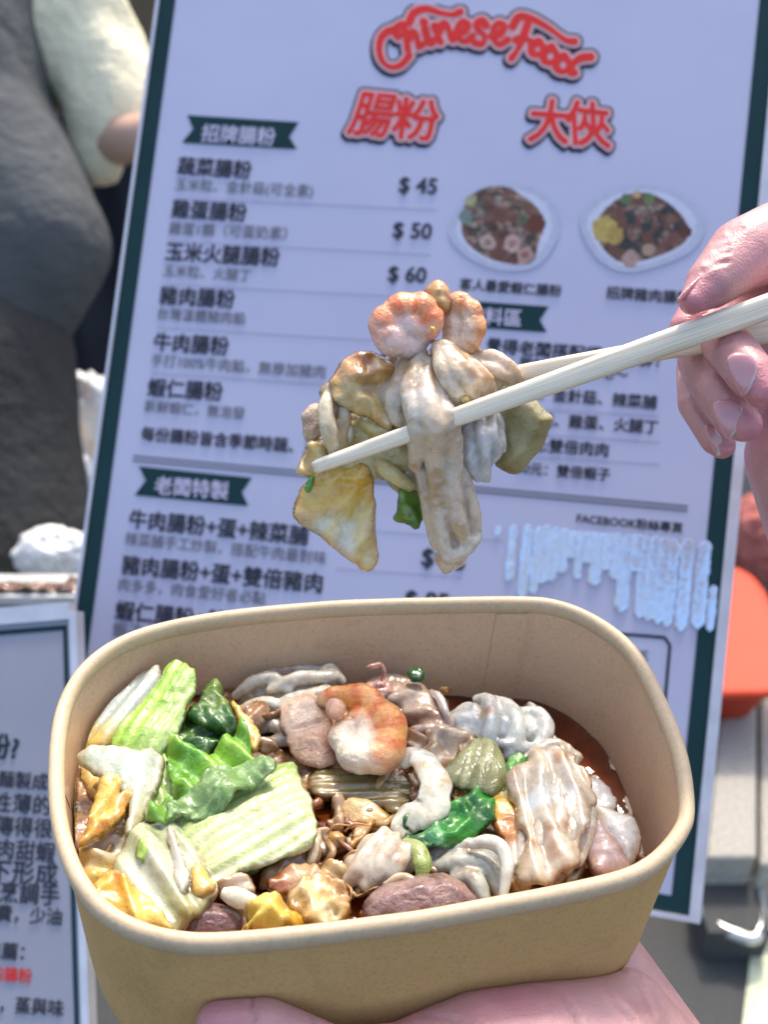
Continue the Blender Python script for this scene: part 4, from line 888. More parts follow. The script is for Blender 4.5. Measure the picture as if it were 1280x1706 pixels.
soft('rice_roll', 'white rice skin tuft standing in the front middle above the purple meatball', 'rice roll', BOWL,
  [[(600,1450,-.018,5),(640,1435,-.017,6),(670,1430,-.018,4.5)]],
  [[(580,1470,-.016,1.8),(600,1445,-.013,2.4),(622,1410,-.011,2.2),(640,1386,-.010,1.6)], [(610,1475,-.015,1.8),(632,1445,-.012,2.6),(650,1412,-.010,2.2),(660,1392,-.011,1.4)], [(640,1470,-.015,1.8),(662,1440,-.012,2.6),(680,1415,-.012,2)], [(596,1430,-.015,1.2),(612,1402,-.012,1.6),(640,1390,-.011,1.4)]],
  (S(226,216,196), S(214,190,160), (.46, .24, .09)))
# --- left side
piece('cabbage_stalk', 'pale blue-white cabbage stalk leaning on the left end of the bowl', 'cabbage', [(268,1128),(262,1165),(222,1222),(188,1250),(150,1254),(138,1238),(160,1190),(205,1150),(248,1120)], -.014, .006, fade(mixc([YEL, S(214,206,140)]), mixc([BLU, S(214,222,218)]), 55, -.012, -.002), tilt=(.15, .05), relief=addf(ribs(52, 260, .0005), lambda e: .0014 * np.exp(-((along(e, 52)[1] + .001) / .002) ** 2)), mat='noodle')
piece('cabbage_stalk', 'bright light green cabbage stalk standing highest at the left back', 'cabbage', [(290,1111),(318,1128),(324,1150),(305,1200),(284,1240),(262,1262),(225,1262),(190,1250),(196,1222),(250,1168),(275,1122)], -.010, .006, fade(ribcol(58, 300, S(180,210,104), S(140,188,66), .8), ribcol(58, 300, S(196,214,150), S(160,190,104), .6), -32, -.004, .006), tilt=(.1, .1), relief=addf(ribs(58, 300, .0004), wrinkle(260, .0005)), mat='leaf')
piece('egg_piece', 'pale yellow egg curd tucked at the left wall under the white cabbage slice', 'egg', [(132,1262),(160,1262),(200,1300),(190,1340),(150,1335),(132,1300)], -.018, .006, mixc([YEL, S(220,200,130), CRM]), relief=wrinkle(170, .0012), mat='wet')
piece('cabbage_leaf', 'dark green rolled cabbage leaf at the back, right of the light green stalk', 'cabbage', [(338,1150),(352,1138),(368,1142),(390,1185),(392,1215),(372,1222),(330,1210),(310,1200),(330,1180)], -.014, .008, mixc([GRD, S(58,100,40), S(120,140,60)], 120), relief=addf(ribs(110, 200, .0006), wrinkle(260, .0009)), mat='leaf')
piece('cabbage_leaf', 'dark green limp leaf lying under the curly bright green leaf', 'cabbage', [(270,1268),(300,1215),(330,1190),(380,1205),(400,1230),(350,1262),(310,1290),(285,1320),(262,1300)], -.016, .004, mixc([S(52,96,48), GRD, S(92,130,70)], 120), relief=addf(wrinkle(200, .0012), wave(60, 90, .001)), mat='leaf')
piece('cabbage_leaf', 'curly bright yellow-green leaf left of the rice roll, behind the veined leaf', 'cabbage', [(288,1240),(305,1236),(345,1262),(385,1222),(402,1205),(415,1240),(440,1262),(452,1285),(415,1292),(360,1300),(330,1330),(300,1345),(292,1300)], -.011, .003, mixc([GRL, S(140,188,60), S(100,160,44)], 110), relief=addf(wave(35, 110, .0016), wrinkle(200, .0012)), mat='leaf', jag=.001)
piece('cabbage_leaf', 'small pale green cabbage heart leaf between the white slice and green leaves', 'cabbage', [(262,1262),(285,1265),(300,1310),(300,1340),(262,1350),(240,1360),(245,1320)], -.013, .004, mixc([S(176,200,120), S(150,184,96)]), relief=ribs(100, 260, .0006), mat='leaf')
piece('egg_strip', 'yellowish egg strip with brown edge running down behind the bright green leaf', 'egg', [(385,1175),(400,1180),(425,1215),(440,1235),(428,1258),(405,1240),(392,1210)], -.014, .005, mixc([S(226,204,140), YEL, S(200,140,70)], 150, .5), relief=wrinkle(220, .001), mat='wet')
piece('cabbage_stalk', 'big ribbed pale green cabbage stalk, largest piece, in the left half of the bowl', 'cabbage', [(298,1352),(340,1330),(400,1300),(478,1262),(492,1290),(520,1362),(512,1402),(450,1425),(400,1448),(352,1480),(330,1440),(310,1390)], -.010, .006,
  fade(ribcol(24, 330, S(226,228,190), S(184,198,130), .5), ribcol(24, 330, S(178,196,120), S(128,156,66), .5), 110, -.004, .014), tilt=(.05, .02), bend=cup(0, -7), relief=addf(ribs(24, 330, .0003, .8, .3), ribs(24, 120, .0004, .6, .3)), mat='leaf', edge=.2)
piece('cabbage_leaf', 'dark green veined leaf draped over the ribbed pale green stalk', 'cabbage', [(272,1368),(286,1338),(302,1318),(330,1300),(375,1268),(410,1262),(445,1272),(452,1284),(430,1298),(400,1312),(360,1350),(330,1360),(300,1352),(285,1370)], -.0045, .0022,
  lambda e: lerp(lerp(S(70,112,56), S(122,154,88), sstep(-.4, .4, fbm(e['x'] * 90, e['y'] * 90, 3, 3))), S(140,166,112), sstep(.86, .97, 1 - np.abs(fbm(e['x'] * 210, e['y'] * 210, 5, 2)) * 1.6) * .7), tilt=(.1, .1), bend=cup(-4, -16), relief=addf(lambda e: -.0007 * sstep(.86, .98, 1 - np.abs(fbm(e['x'] * 210, e['y'] * 210, 5, 2)) * 1.6), wave(30, 70, .0014)), mat='leaf', jag=.0012)
piece('cabbage_leaf', 'thin bright green frill at the lower left edge of the dark veined leaf', 'cabbage', [(240,1360),(262,1335),(285,1330),(292,1355),(275,1372),(250,1370)], -.0065, .002, mixc([S(150,196,80), S(110,160,52)]), relief=wave(20, 150, .0012), mat='leaf')
piece('cabbage_slice', 'glossy white cabbage slice with a pointed tip touching the left wall', 'cabbage', [(131,1262),(165,1250),(215,1252),(262,1256),(258,1300),(246,1345),(228,1385),(208,1392),(215,1345),(190,1302),(150,1278)], -.008, .0028, fade(mixc([S(210,216,198), S(192,206,182), S(216,220,208)]), mixc([S(196,206,176), S(206,210,160)]), -70, .002, .014), tilt=(-.1, .15), bend=cup(-9, 4), relief=ribs(75, 200, .0003), mat='noodle')
piece('egg_piece', 'folded deep yellow egg piece standing at the left wall', 'egg', [(172,1308),(192,1298),(214,1325),(212,1356),(190,1382),(160,1402),(128,1408),(138,1388),(152,1350)], -.010, .006, rim_tint(mixc([YDP, YEL, S(230,190,90)], 120), YEL, .001), relief=addf(lambda e: -.002 * np.exp(-((along(e, 50)[1]) / .0009) ** 2), wrinkle(220, .0008)), mat='wet')
piece('egg_piece', 'pale yellow crinkled cabbage edge below the folded egg at the left wall', 'cabbage', [(124,1405),(160,1402),(195,1385),(215,1372),(225,1400),(200,1440),(165,1490),(142,1500),(130,1450)], -.016, .007, mixc([S(214,196,120), S(200,176,96), CRM], 120, .2), relief=addf(wave(70, 150, .0018), wrinkle(170, .001)), mat='wet')
piece('cabbage_stalk', 'large translucent white cabbage stalk at the front left, below the ribbed one', 'cabbage', [(150,1490),(178,1470),(205,1410),(238,1378),(290,1366),(312,1380),(335,1440),(345,1490),(320,1525),(285,1548),(250,1540),(235,1500),(200,1480),(165,1500)], -.009, .007,
  fade(mixc([S(206,210,184), S(184,194,152)]), mixc([S(176,180,124), S(190,190,140), S(150,158,96)]), -60, .002, .016), bend=cup(-6, -6), relief=addf(ribs(-62, 190, .0007), lambda e: .0016 * np.exp(-((along(e, -66)[1] - .003) / .0022) ** 2)), mat='noodle')
piece('cabbage_slice', 'white curved rib flap on top of the translucent stalk at the front left', 'cabbage', [(270,1388),(292,1380),(310,1420),(318,1470),(300,1490),(284,1450)], -.005, .003, mixc([WHT, S(206,208,204)]), relief=ribs(-70, 200, .0006), mat='noodle')
piece('cabbage_leaf', 'tiny yellow-green leaf scrap on the white stalk at the front left', 'cabbage', [(228,1420),(240,1395),(254,1400),(262,1425),(240,1438)], -.0045, .0014, mixc([S(160,196,70), S(176,204,110)]), relief=wave(40, 200, .0005), mat='leaf')
piece('egg_piece', 'small yellow egg corner at the right edge of the translucent stalk', 'egg', [(318,1460),(330,1444),(358,1478),(356,1492),(330,1500),(316,1495)], -.008, .004, mixc([YEL, S(206,170,84)]), relief=wrinkle(200, .0008))
piece('egg_piece', 'bright yellow egg slab against the front left rim', 'egg', [(148,1508),(165,1482),(182,1466),(215,1476),(250,1500),(278,1528),(294,1556),(240,1556),(190,1540)], -.006, .006, fade(mixc([YDP, S(232,186,56)]), mixc([S(230,206,120), S(226,196,90)]), -30, -.006, .004), tilt=(0, .25), relief=addf(lambda e: .002 * np.exp(-((along(e, -75)[1]) / .0012) ** 2), wrinkle(200, .0009)))
piece('cabbage_leaf', 'deep green leaf tip hanging below the ribbed stalk towards the middle', 'cabbage', [(400,1440),(425,1420),(450,1412),(455,1432),(430,1452),(405,1460),(380,1462)], -.015, .003, mixc([GRD, S(60,120,60)]), relief=wrinkle(240, .0008), mat='leaf')
# --- middle
piece('pork_slice', 'pale pink boiled pork slice just left of the shrimp', 'pork', [(468,1176),(485,1162),(512,1152),(535,1162),(545,1195),(552,1240),(560,1268),(525,1276),(492,1262),(476,1236),(482,1225),(470,1210)], -.018, .006, fade(mixc([S(232,208,182), S(222,190,160)]), mixc([S(200,156,130), S(216,180,148)], 90, .4), -70, -.003, .006), relief=addf(wrinkle(110, .0018), lambda e: -.0012 * np.exp(-((along(e, 8)[1] + .001) / .001) ** 2)), mat='meat')
ORG, ORD, SHW = S(246, 140, 62), S(224, 92, 30), S(244, 216, 192)
def shr(t, ca, sa, nz):
    o_ = sstep(-.15, .55, -ca + .35 * nz + .1); band = .5 + .5 * np.sin(t * 34 + nz); c = lerp(SHW, ORG, o_); c = c * (1 - (o_ * band * .35)[:, None]) + np.array(ORD) * (o_ * band * .35)[:, None]; return c
sh = empty('shrimp'); sh.location = Vector(W(605, 1215, .30)); bpy.context.view_layer.update()
tag(sh, 'curled orange peeled shrimp lying on top in the middle of the bowl', 'shrimp')
blob_body('body', [(BOWL.R @ BOWL.at(p[0], p[1], p[2]) + BOWL.o, p[3] * .001, BOWL.R @ BOWL.at(q[0], q[1], q[2]) + BOWL.o, q[3] * .001) for path in (seg([(540,1166,-.0140,2.4),(572,1160,-.0125,3.8),(612,1170,-.0115,4.8),(642,1204,-.0105,5.5),(648,1240,-.0110,5.6),(620,1263,-.0115,5.1),(588,1256,-.0120,4.6),(572,1230,-.0120,4.2),(584,1206,-.0130,3.6)]), [(600,1205,-.0130,4.8),(612,1222,-.0120,5.2),(608,1240,-.0120,5.2)]) for p, q in zip(path, path[1:])], .0005, 'meat', shcol(592, 1228, 20, 50, .62, -.78, 11), 1, lambda X, N: X + N * (.00035 * fbm(X[:, 0] * 200, X[:, 1] * 200, X[:, 2] * 200, 3))[:, None], sh)
piece('tail_end', None, None, [(540,1172),(555,1160),(575,1168),(576,1190),(560,1200),(544,1192)], -.0065, .005, mixc([S(222,160,120), S(230,180,150)]), relief=wrinkle(200, .0006), parent=sh, mat='meat')
piece('cabbage_stalk', 'flat glassy olive cabbage stalk lying in sauce in front of the shrimp', 'cabbage', [(525,1290),(545,1282),(610,1292),(680,1292),(686,1325),(668,1352),(610,1345),(560,1336),(524,1330)], -.020, .004, ribcol(-6, 300, S(176,164,112), S(122,108,56), .4, mixc([S(160,150,100), S(150,120,70)])), relief=ribs(-6, 300, .0004, .3), mat='noodle')
piece('egg_piece', 'cream coloured cooked egg rim right under the glassy olive stalk', 'egg', [(575,1345),(600,1335),(660,1356),(668,1370),(640,1382),(600,1376),(578,1366)], -.020, .005, mixc([S(230,206,150), S(224,196,140)], 120, .3), relief=wrinkle(200, .0008))
ec = lambda t, ca, sa, nz: lerp(lerp(S(222,220,200), S(206,190,156), sstep(.0, .5, nz)), S(186,150,104), sstep(.25, .6, nz) * .6)
tube('cabbage_curl', [(668,1272,-.013),(688,1258,-.011),(712,1272,-.010),(726,1308,-.010),(716,1345,-.012),(690,1360,-.014),(672,1376,-.016),(688,1394,-.017)], [.0022,.0036,.0040,.0044,.0056,.0050,.0036,.0024], fr=BOWL, col=ec, flat=.42, segs=24, n=60, lump=.13, lsc=260, label='white hook-shaped cabbage curl between the olive stalk and the bright green leaf', cat='cabbage', mat='noodle')
piece('cabbage_leaf', 'glossy saturated green leaf right of the white hook-shaped curl', 'cabbage', [(682,1360),(720,1372),(745,1345),(792,1318),(812,1330),(824,1362),(790,1392),(752,1410),(712,1418),(688,1412),(676,1392)], -.0145, .0035, fade(mixc([S(40,120,70), S(60,130,80), S(40,96,40)]), mixc([S(40,124,34), S(58,146,44), S(30,96,28)], 120), 30, -.008, -.001), relief=addf(wrinkle(150, .0016), ribs(30, 160, .0005)), mat='leaf')
piece('cabbage_stalk', 'square olive green cabbage stalk standing right of centre', 'cabbage', [(735,1295),(765,1262),(795,1230),(828,1236),(842,1262),(852,1292),(832,1322),(790,1318),(745,1308)], -.013, .005, ribcol(62, 300, S(150,150,100), S(108,112,62), .5), bend=cup(-3, -3), relief=ribs(62, 260, .0002), mat='leaf')
piece('cabbage_leaf', 'small bright green leaf scrap right of the square olive stalk', 'cabbage', [(842,1270),(862,1260),(880,1272),(872,1292),(850,1318),(832,1322),(838,1300)], -.014, .003, mixc([S(60,130,40), S(110,160,60), GRD]), relief=wrinkle(240, .001), mat='leaf')
piece('rice_roll', 'tan soft rice roll behind the square olive stalk', 'rice roll', [(705,1235),(722,1210),(780,1222),(800,1235),(765,1265),(738,1295),(712,1290),(698,1262)], -.020, .006, mixc([S(206,180,146), S(214,196,166)], 90, .6), relief=addf(wrinkle(150, .0018), wave(60, 100, .0008)), mat='noodle')
piece('tofu_piece', 'smooth white rice skin lump at the right, beside the sauce', 'rice roll', [(962,1295),(995,1298),(1022,1330),(1028,1352),(1010,1362),(985,1352)], -.022, .008, mixc([S(222,220,220), S(206,206,210)]), relief=wrinkle(90, .0008), mat='noodle')
piece('tofu_piece', 'blunt white rice skin wedge at the far right of the food', 'rice roll', [(985,1352),(1010,1355),(1045,1368),(1066,1400),(1064,1425),(1050,1448),(1030,1440),(1008,1400)], -.021, .008, mixc([S(216,218,216), S(226,224,220)]), relief=wrinkle(80, .0008), mat='noodle')
piece('minced_pork', 'pinkish lilac minced pork showing through the rice skin at the right', 'pork', [(975,1385),(998,1362),(1015,1390),(1040,1430),(1052,1448),(1030,1462),(990,1462),(968,1432)], -.018, .009, mixc([S(196,170,168), S(212,190,184), S(176,142,136)], 140, .3), relief=wrinkle(150, .0009), mat='noodle')
piece('egg_strip', 'yellow and white fried egg strip curving left of the fan-folded roll', 'egg', [(818,1322),(842,1322),(860,1345),(866,1385),(872,1415),(865,1452),(850,1455),(842,1420),(835,1390),(815,1375)], -.016, .006, fade(mixc([S(196,210,180), WHT]), mixc([YEL, S(230,180,70), S(200,140,80)], 130, .4), 95, -.008, -.002), relief=wrinkle(180, .001))
# --- front row
tube('cabbage_strip', [(672,1402,-.012),(696,1412,-.0105),(704,1440,-.011),(702,1470,-.013)], [.0014,.0022,.0026,.0014], fr=BOWL, col=lambda t, ca, sa, nz: lerp(S(176,180,120), S(130,150,60), t), flat=.5, label='yellow-green bent cabbage strip on the white tuft above the meatball', cat='cabbage', mat='leaf')
piece('meatball', 'purple-brown minced pork ball against the front rim, right of the middle', 'meatball', [(612,1500),(640,1478),(690,1462),(735,1455),(770,1478),(790,1505),(760,1528),(690,1540),(620,1540)], -.012, .014, mixc([S(140,108,104), S(166,136,128), S(116,86,84)], 200, .3), relief=addf(wrinkle(170, .0012), wrinkle(480, .0006)), mat='meat')
piece('meatball', 'dark purple minced pork lump at the front rim beside the yellow egg', 'meatball', [(296,1552),(310,1520),(335,1508),(365,1510),(398,1522),(405,1548),(370,1566),(310,1568)], -.013, .010, mixc([S(116,82,80), S(138,102,98), S(88,60,58)], 200), relief=addf(wrinkle(170, .0014), wrinkle(480, .0006)), mat='meat')
piece('scrambled_egg', 'bright yellow scrambled egg lump against the front rim, left of the middle', 'egg', [(404,1546),(415,1520),(445,1502),(475,1508),(498,1522),(505,1548),(460,1560),(415,1560)], -.010, .008, mixc([S(232,206,76), S(236,216,110), S(220,180,50)], 130), relief=addf(wrinkle(190, .0018), wrinkle(480, .0006)), jag=.0012, amp=1.8)
piece('scrambled_egg', 'white and cream egg crumble in front, right of the bright yellow lump', 'egg', [(480,1500),(500,1478),(545,1476),(580,1490),(590,1520),(570,1545),(520,1556),(498,1548)], -.012, .008, mixc([S(228,220,196), S(230,206,140), S(206,170,120)], 150, .5), relief=addf(wrinkle(210, .0018), wrinkle(480, .0007)), jag=.0012, amp=1.8)
piece('egg_piece', 'brown stained soft egg strip above the bright yellow egg lump', 'egg', [(440,1482),(480,1450),(520,1440),(545,1455),(560,1475),(520,1490),(470,1500)], -.016, .005, mixc([S(206,160,110), S(214,186,146), S(170,110,60)], 130, .7), relief=wrinkle(220, .0014), jag=.0012, amp=1.8)
piece('rice_roll', 'tan rice skin scrap right below the tip of the big ribbed stalk', 'rice roll', [(455,1435),(480,1412),(520,1405),(532,1420),(520,1450),(480,1465),(440,1475),(440,1455)], -.017, .005, mixc([S(206,182,150), S(190,160,120)], 110, .6), relief=wrinkle(200, .0016), mat='noodle')
rk = random.Random(12)
SKINS = [((505,1310),-.0235),((440,1245),-.018),((470,1300),-.020),((700,1300),-.021),((735,1335),-.021),((850,1345),-.020),((690,1240),-.021),((645,1310),-.023),((590,1310),-.023),((560,1360),-.022),((545,1410),-.021),((600,1395),-.019),((760,1420),-.020),((720,1440),-.018),((860,1460),-.018),((905,1465),-.019),((955,1458),-.019),((560,1460),-.017),((520,1490),-.014),((400,1480),-.012),((600,1490),-.015),((805,1300),-.019),((780,1260),-.019),((455,1190),-.018),((420,1200),-.019),((175,1300),-.016),((160,1440),-.017),((230,1370),-.012),((350,1500),-.013),((1000,1450),-.020),((660,1190),-.024)]
for k, ((u, v), h) in enumerate(SKINS):
    r = rk.uniform(22, 36); q_ = rk.uniform(0, 3.1); pts = []
    for q in range(9):
        a_ = 2 * math.pi * q / 9; ra = r * rk.uniform(.6, 1.25); x_, y_ = ra * 1.25 * math.cos(a_), ra * .6 * math.sin(a_); pts.append((u + x_ * math.cos(q_) - y_ * math.sin(q_), v + (x_ * math.sin(q_) + y_ * math.cos(q_)) * .75))
    cs = [[S(206,180,146), S(186,146,104)], [S(212,200,180), S(196,170,136)], [S(214,196,160), S(214,176,100)]][k % 3]
    piece('noodle_skin', 'small torn rice noodle skin wedged between the bigger pieces, wet with sauce', 'noodle', pts, h, .004, mixc(cs, 110, .7, (.26, .10, .03)), relief=addf(ribs(math.degrees(-q_) , 190, .0009, 1.0, .8), wrinkle(150, .0012)), mat='noodle', group='torn noodle skins between the larger pieces', tilt=(rk.uniform(-.3, .3), rk.uniform(-.1, .4)), jag=.0012, step=.0008)
for k in range(20):
    u, v = (rk.uniform(490, 640), rk.uniform(1320, 1500)) if k % 2 else (rk.uniform(500, 860), rk.uniform(1250, 1480)); h0 = float(np.interp(u, [400, 600, 800, 1000], [-.0155, -.0180, -.0195, -.0225])); a_ = rk.uniform(0, 6.28); L = rk.uniform(22, 44); b_ = a_ + rk.uniform(-1.3, 1.3)
    p1 = (u + L * math.cos(a_), v + .7 * L * math.sin(a_)); p2 = (p1[0] + L * math.cos(b_), p1[1] + .7 * L * math.sin(b_)); r_ = rk.uniform(.0006, .0013)
    tube('noodle_strand', [(u, v, h0 - .002), (*p1, h0 + rk.uniform(0, .002)), (*p2, h0 - .002)], [r_ * .5, r_, r_ * 1.1, r_ * .5], fr=BOWL, col=[S(180,144,100), S(190,170,136), S(150,100,58), S(196,160,100)][k % 4], n=22, segs=8, flat=.7, lump=.12, label='thin translucent noodle strand curled among the food', cat='noodle', group='thin noodle strands among the food', mat='noodle')
# sprouts and shreds
def sprout(path, r, label, c=(S(214,212,196)), g=None):
    return tube('bean_sprout', path, [r * .6, r, r * 1.05, r * .9, r * .5], fr=BOWL, col=lambda t, ca, sa, nz: np.array(c)[None] * (1 + .12 * nz)[:, None], lump=.06, label=label, cat='bean sprout', mat='noodle', segs=12, n=36)
sprout([(372,1488,-.008),(392,1494,-.0075),(415,1502,-.008),(432,1512,-.009)], .0024, 'thick short white bean sprout lying above the bright yellow egg lump', S(226,224,200))
sprout([(782,1408,-.011),(812,1402,-.009),(838,1416,-.0085),(845,1450,-.009),(838,1500,-.012)], .0020, 'long white bean sprout bent like a hook at the front, left of the fan-folded roll')
sprout([(718,1152,-.019),(732,1162,-.017),(742,1185,-.017),(748,1210,-.020)], .0014, 'thin white bean sprout at the back wall, left of the white folded roll', S(206,196,184))
sprout([(530,1385,-.014),(526,1405,-.013),(520,1430,-.014),(512,1448,-.016)], .0014, 'short tan bean sprout right of the big ribbed stalk', S(206,186,150))
sprout([(612,1112,-.012),(620,1110,-.011),(634,1108,-.012),(640,1120,-.014),(636,1134,-.017)], .0009, 'tiny pinkish shred poking up at the back wall behind the shrimp', S(190,150,134))
sprout([(640,1475,-.012),(668,1462,-.011),(690,1470,-.0105),(700,1490,-.012)], .0013, 'thin brownish bean sprout curled over the top of the purple meatball', S(200,176,140))
rs_ = random.Random(5)
for k, (u, v) in enumerate(((520,1345),(560,1400),(548,1432),(600,1400),(560,1460),(500,1475),(900,1462),(960,1470),(530,1480),(480,1520),(560,1500),(585,1540),(605,1520),(700,1300),(708,1330),(660,1300),(720,1190),(745,1150),(690,1200))):
    h = -.021 if v > 1300 else -.026; r = rs_.uniform(7, 14); pts = [(u + r * math.cos(a) * rs_.uniform(.6, 1.3), v + r * .7 * math.sin(a) * rs_.uniform(.6, 1.2)) for a in [2 * math.pi * q / 7 for q in range(7)]]
    cs = [[S(160,104,56), S(180,126,76)], [S(206,170,90), S(176,130,70)], [S(190,160,124), S(160,110,66)], [S(120,66,28), S(150,90,44)]][k % 4]
    o = piece('noodle_crumb', 'small sauce-soaked crumb of egg or noodle in the brown sauce', 'crumb', pts, h + rs_.uniform(0, .003), .0035, mixc(cs, 200, .5), relief=wrinkle(280, .0012), group='small crumbs lying in the brown sauce', step=.0006, jag=.0016, sheet=k % 2 == 0, grow=1.3, tilt=(rs_.uniform(-.4, .4), rs_.uniform(-.3, .5)))
for k in range(9):
    u, v = rs_.uniform(500, 620), rs_.uniform(1380, 1500); a = rs_.uniform(-1, 1)
    tube('meat_thread', [(u, v, -.016), (u + 22 * math.cos(a), v + 18 * math.sin(a), -.0135), (u + 45 * math.cos(a + .5), v + 34 * math.sin(a + .5), -.0145)], [.0003, .00045, .0002], fr=BOWL, col=S(190,140,86), n=16, segs=6, label='hair-thin tan meat thread lying in the sauce', cat='meat shred', group='thin meat threads in the middle of the bowl')
piece('spring_onion', 'dark green spring onion bit stuck to the back inner wall of the bowl', 'spring onion', [(680,1120),(695,1116),(706,1118),(705,1134),(696,1139),(682,1132)], -.0155, .002, mixc([S(24,66,34), S(50,110,50)], 300), relief=wrinkle(300, .0005), mat='leaf', step=.0005, jag=.0002)
# hair over the left rim
tube('hair', [tuple(W(*p)) for p in ((80,1316,.292),(88,1309,.288),(100,1310,.288),(112,1335,.292),(124,1372,.302))], [.00018, .00018, .00012], col=(.06, .03, .02), n=30, segs=6, lump=0, label='single brown hair lying over the left rim of the bowl', cat='hair', mat='wet')

# ================================================================== CHOPSTICKS
def stick(a, b_, wa, wb, label, name='chopstick', roll=0.0, d0=.0):
    """square-shouldered bamboo stick from point a (tip) to b (thick end)"""
    a, b_ = np.array(a), np.array(b_); L = np.linalg.norm(b_ - a); xd = (b_ - a) / L; z0 = -A_CAM[:, 2]; yd = np.cross(z0, xd); yd /= np.linalg.norm(yd); zd = np.cross(xd, yd)
    n = 90; m = 20; V = []; Fs = []
    for i in range(n):
        t = i / (n - 1); wd = wa + (wb - wa) * min(1, t * 1.6) ** .8; e = .55 if t > .1 else .8
        if i == 0: wd *= .86
        for j in range(m):
            an = 2 * math.pi * j / m + roll; c, s_ = math.cos(an), math.sin(an)
            y = math.copysign(abs(c) ** e, c) * wd; z = math.copysign(abs(s_) ** e, s_) * wd * .86
            if t < .03: z *= .8
            k = 1 + .03 * float(fbm(t * 9, math.cos(an) * 2, math.sin(an) * 2 + roll, 2))
            V.append((t * L, y * k, z * k))
    for i in range(n - 1):
        for j in range(m): Fs.append((i*m+j, (i+1)*m+j, (i+1)*m+(j+1)%m, i*m+(j+1)%m))
    Fs.append(list(range(m))); Fs.append([(n-1)*m+j for j in range(m)][::-1])
    mm = Matrix(((xd[0], yd[0], zd[0], a[0]), (xd[1], yd[1], zd[1], a[1]), (xd[2], yd[2], zd[2], a[2]), (0, 0, 0, 1)))
    o = link(name, mesh(name, V, [f[::-1] for f in Fs]), M['bamboo'], None, True, mm); return tag(o, label, 'chopstick', 'pair of bamboo chopsticks')
stick(W(523, 779, .3165), W(1560, 412, .282),   .0020, .0035, 'front bamboo chopstick, its wet tip sticking out left of the lifted food')
stick(W(700, 650, .334), W(1560, 505, .292), .0020, .0033, 'rear bamboo chopstick, crossing under the front one near the fingers', roll=.3)

# ================================================================== THE LIFTED MOUTHFUL
def Z(*P): return [(480 + x * .3594, 450 + y * .3594, h, r) for (x, y, h, r) in P]
def zc(P): return [(480 + x * .3594, 450 + y * .3594) for x, y in P]
def lift(name, label, cat, pts, h, thick, col, **k):
    k.setdefault('back', .9); k.setdefault('grow', 1.17); return piece(name, label, cat, zc(pts), h, thick, col, fr=CLUMP, **k)
SSH = lambda e: lerp(mixc([S(244,212,204), S(238,192,184), S(246,222,212)], 120)(e), S(226,138,84), sstep(.0, .55, np.sin(along(e, 20)[0] * 620 + 1.5 * fbm(e['x'] * 90, e['y'] * 90, 3, 2)) * .5 + .35 * fbm(e['x'] * 60, e['y'] * 60, 4, 2) + (e['y'] * 60)) * .75)
lift('egg_piece', 'yellow egg flap hanging lowest at the left of the mouthful', 'egg', [(110,1000),(200,930),(290,900),(390,960),(378,1040),(382,1130),(388,1230),(405,1310),(392,1350),(340,1372),(300,1320),(230,1270),(160,1200),(90,1180),(48,1140),(80,1060)], .000, .006, fade(mixc([S(226,196,110), YEL, S(230,180,60)], 110), mixc([S(226,222,206), S(226,206,140), S(210,216,206)], 100, .3), -85, -.006, .004), relief=addf(ribs(65, 110, .0012), wrinkle(140, .0014)))
lift('egg_piece', 'pale yellow egg scrap at the far left, beside the chopstick tip', 'egg', [(90,800),(150,775),(205,830),(192,900),(140,950),(80,945),(45,935),(75,880)], .002, .004, mixc([S(226,206,140), S(230,214,160)], 120), relief=wave(40, 120, .001))
lift('egg_piece', 'browned crinkled egg skin at the upper left of the mouthful', 'egg', [(215,520),(250,450),(310,412),(400,402),(470,440),(482,500),(450,560),(470,640),(478,730),(400,705),(300,655),(240,610),(212,570)], .005, .012, fade(mixc([S(226,206,150), S(206,176,110), S(226,216,186)], 110, .6, (.42, .20, .06)), mixc([S(206,160,80), S(186,110,40), S(222,190,120)], 130, .9, (.36, .13, .03)), 80, -.001, .008), relief=addf(wrinkle(120, .0026), ribs(100, 130, .0008)))
lift('rice_roll', 'drooping rice skin strand at the left, below the browned egg', 'rice roll', [(150,575),(200,530),(250,600),(275,680),(250,760),(250,850),(185,860),(172,750),(185,650),(158,625)], .003, .005, mixc([S(214,200,164), S(206,184,140)], 110, .4), relief=ribs(85, 150, .0012), mat='noodle')
lift('mushroom_bit', 'small brown and white lump at the far left edge of the mouthful', 'mushroom', [(65,680),(90,640),(150,622),(168,700),(140,770),(75,775),(80,730)], .002, .006, mixc([S(196,160,130), S(226,210,180), S(170,130,100)], 170, .3), relief=wrinkle(220, .0014), mat='meat')
lift('cabbage_slice', 'glossy white cabbage bit tucked in the hollow left of the middle', 'cabbage', [(275,660),(340,680),(420,700),(470,740),(380,790),(310,800),(320,740)], -.001, .005, mixc([S(222,222,206), S(206,206,186)], 110, .2), relief=wrinkle(170, .0014), mat='noodle')
lift('egg_piece', 'yellow-green soggy egg piece behind the chopstick, left of the hanging roll', 'egg', [(200,880),(330,860),(560,800),(620,900),(610,1040),(580,1045),(500,1012),(440,965),(395,985),(280,960)], -.006, .006, fade(mixc([S(214,206,150), S(186,200,130), YEL], 90), mixc([S(216,216,200), S(180,196,140)], 90), 0, -.006, .006), relief=wrinkle(140, .002))
lift('cabbage_leaf', 'small bright green leaf hanging under the middle of the mouthful', 'cabbage', [(512,1022),(560,1030),(592,1046),(632,1090),(626,1150),(596,1192),(560,1160),(488,1158),(510,1105)], -.002, .003, fade(mixc([S(60,110,36), S(110,150,50)], 150), mixc([S(110,150,60), S(150,170,90)]), 200, .001, .006), relief=addf(wrinkle(200, .0014), wave(30, 130, .001)), mat='leaf')
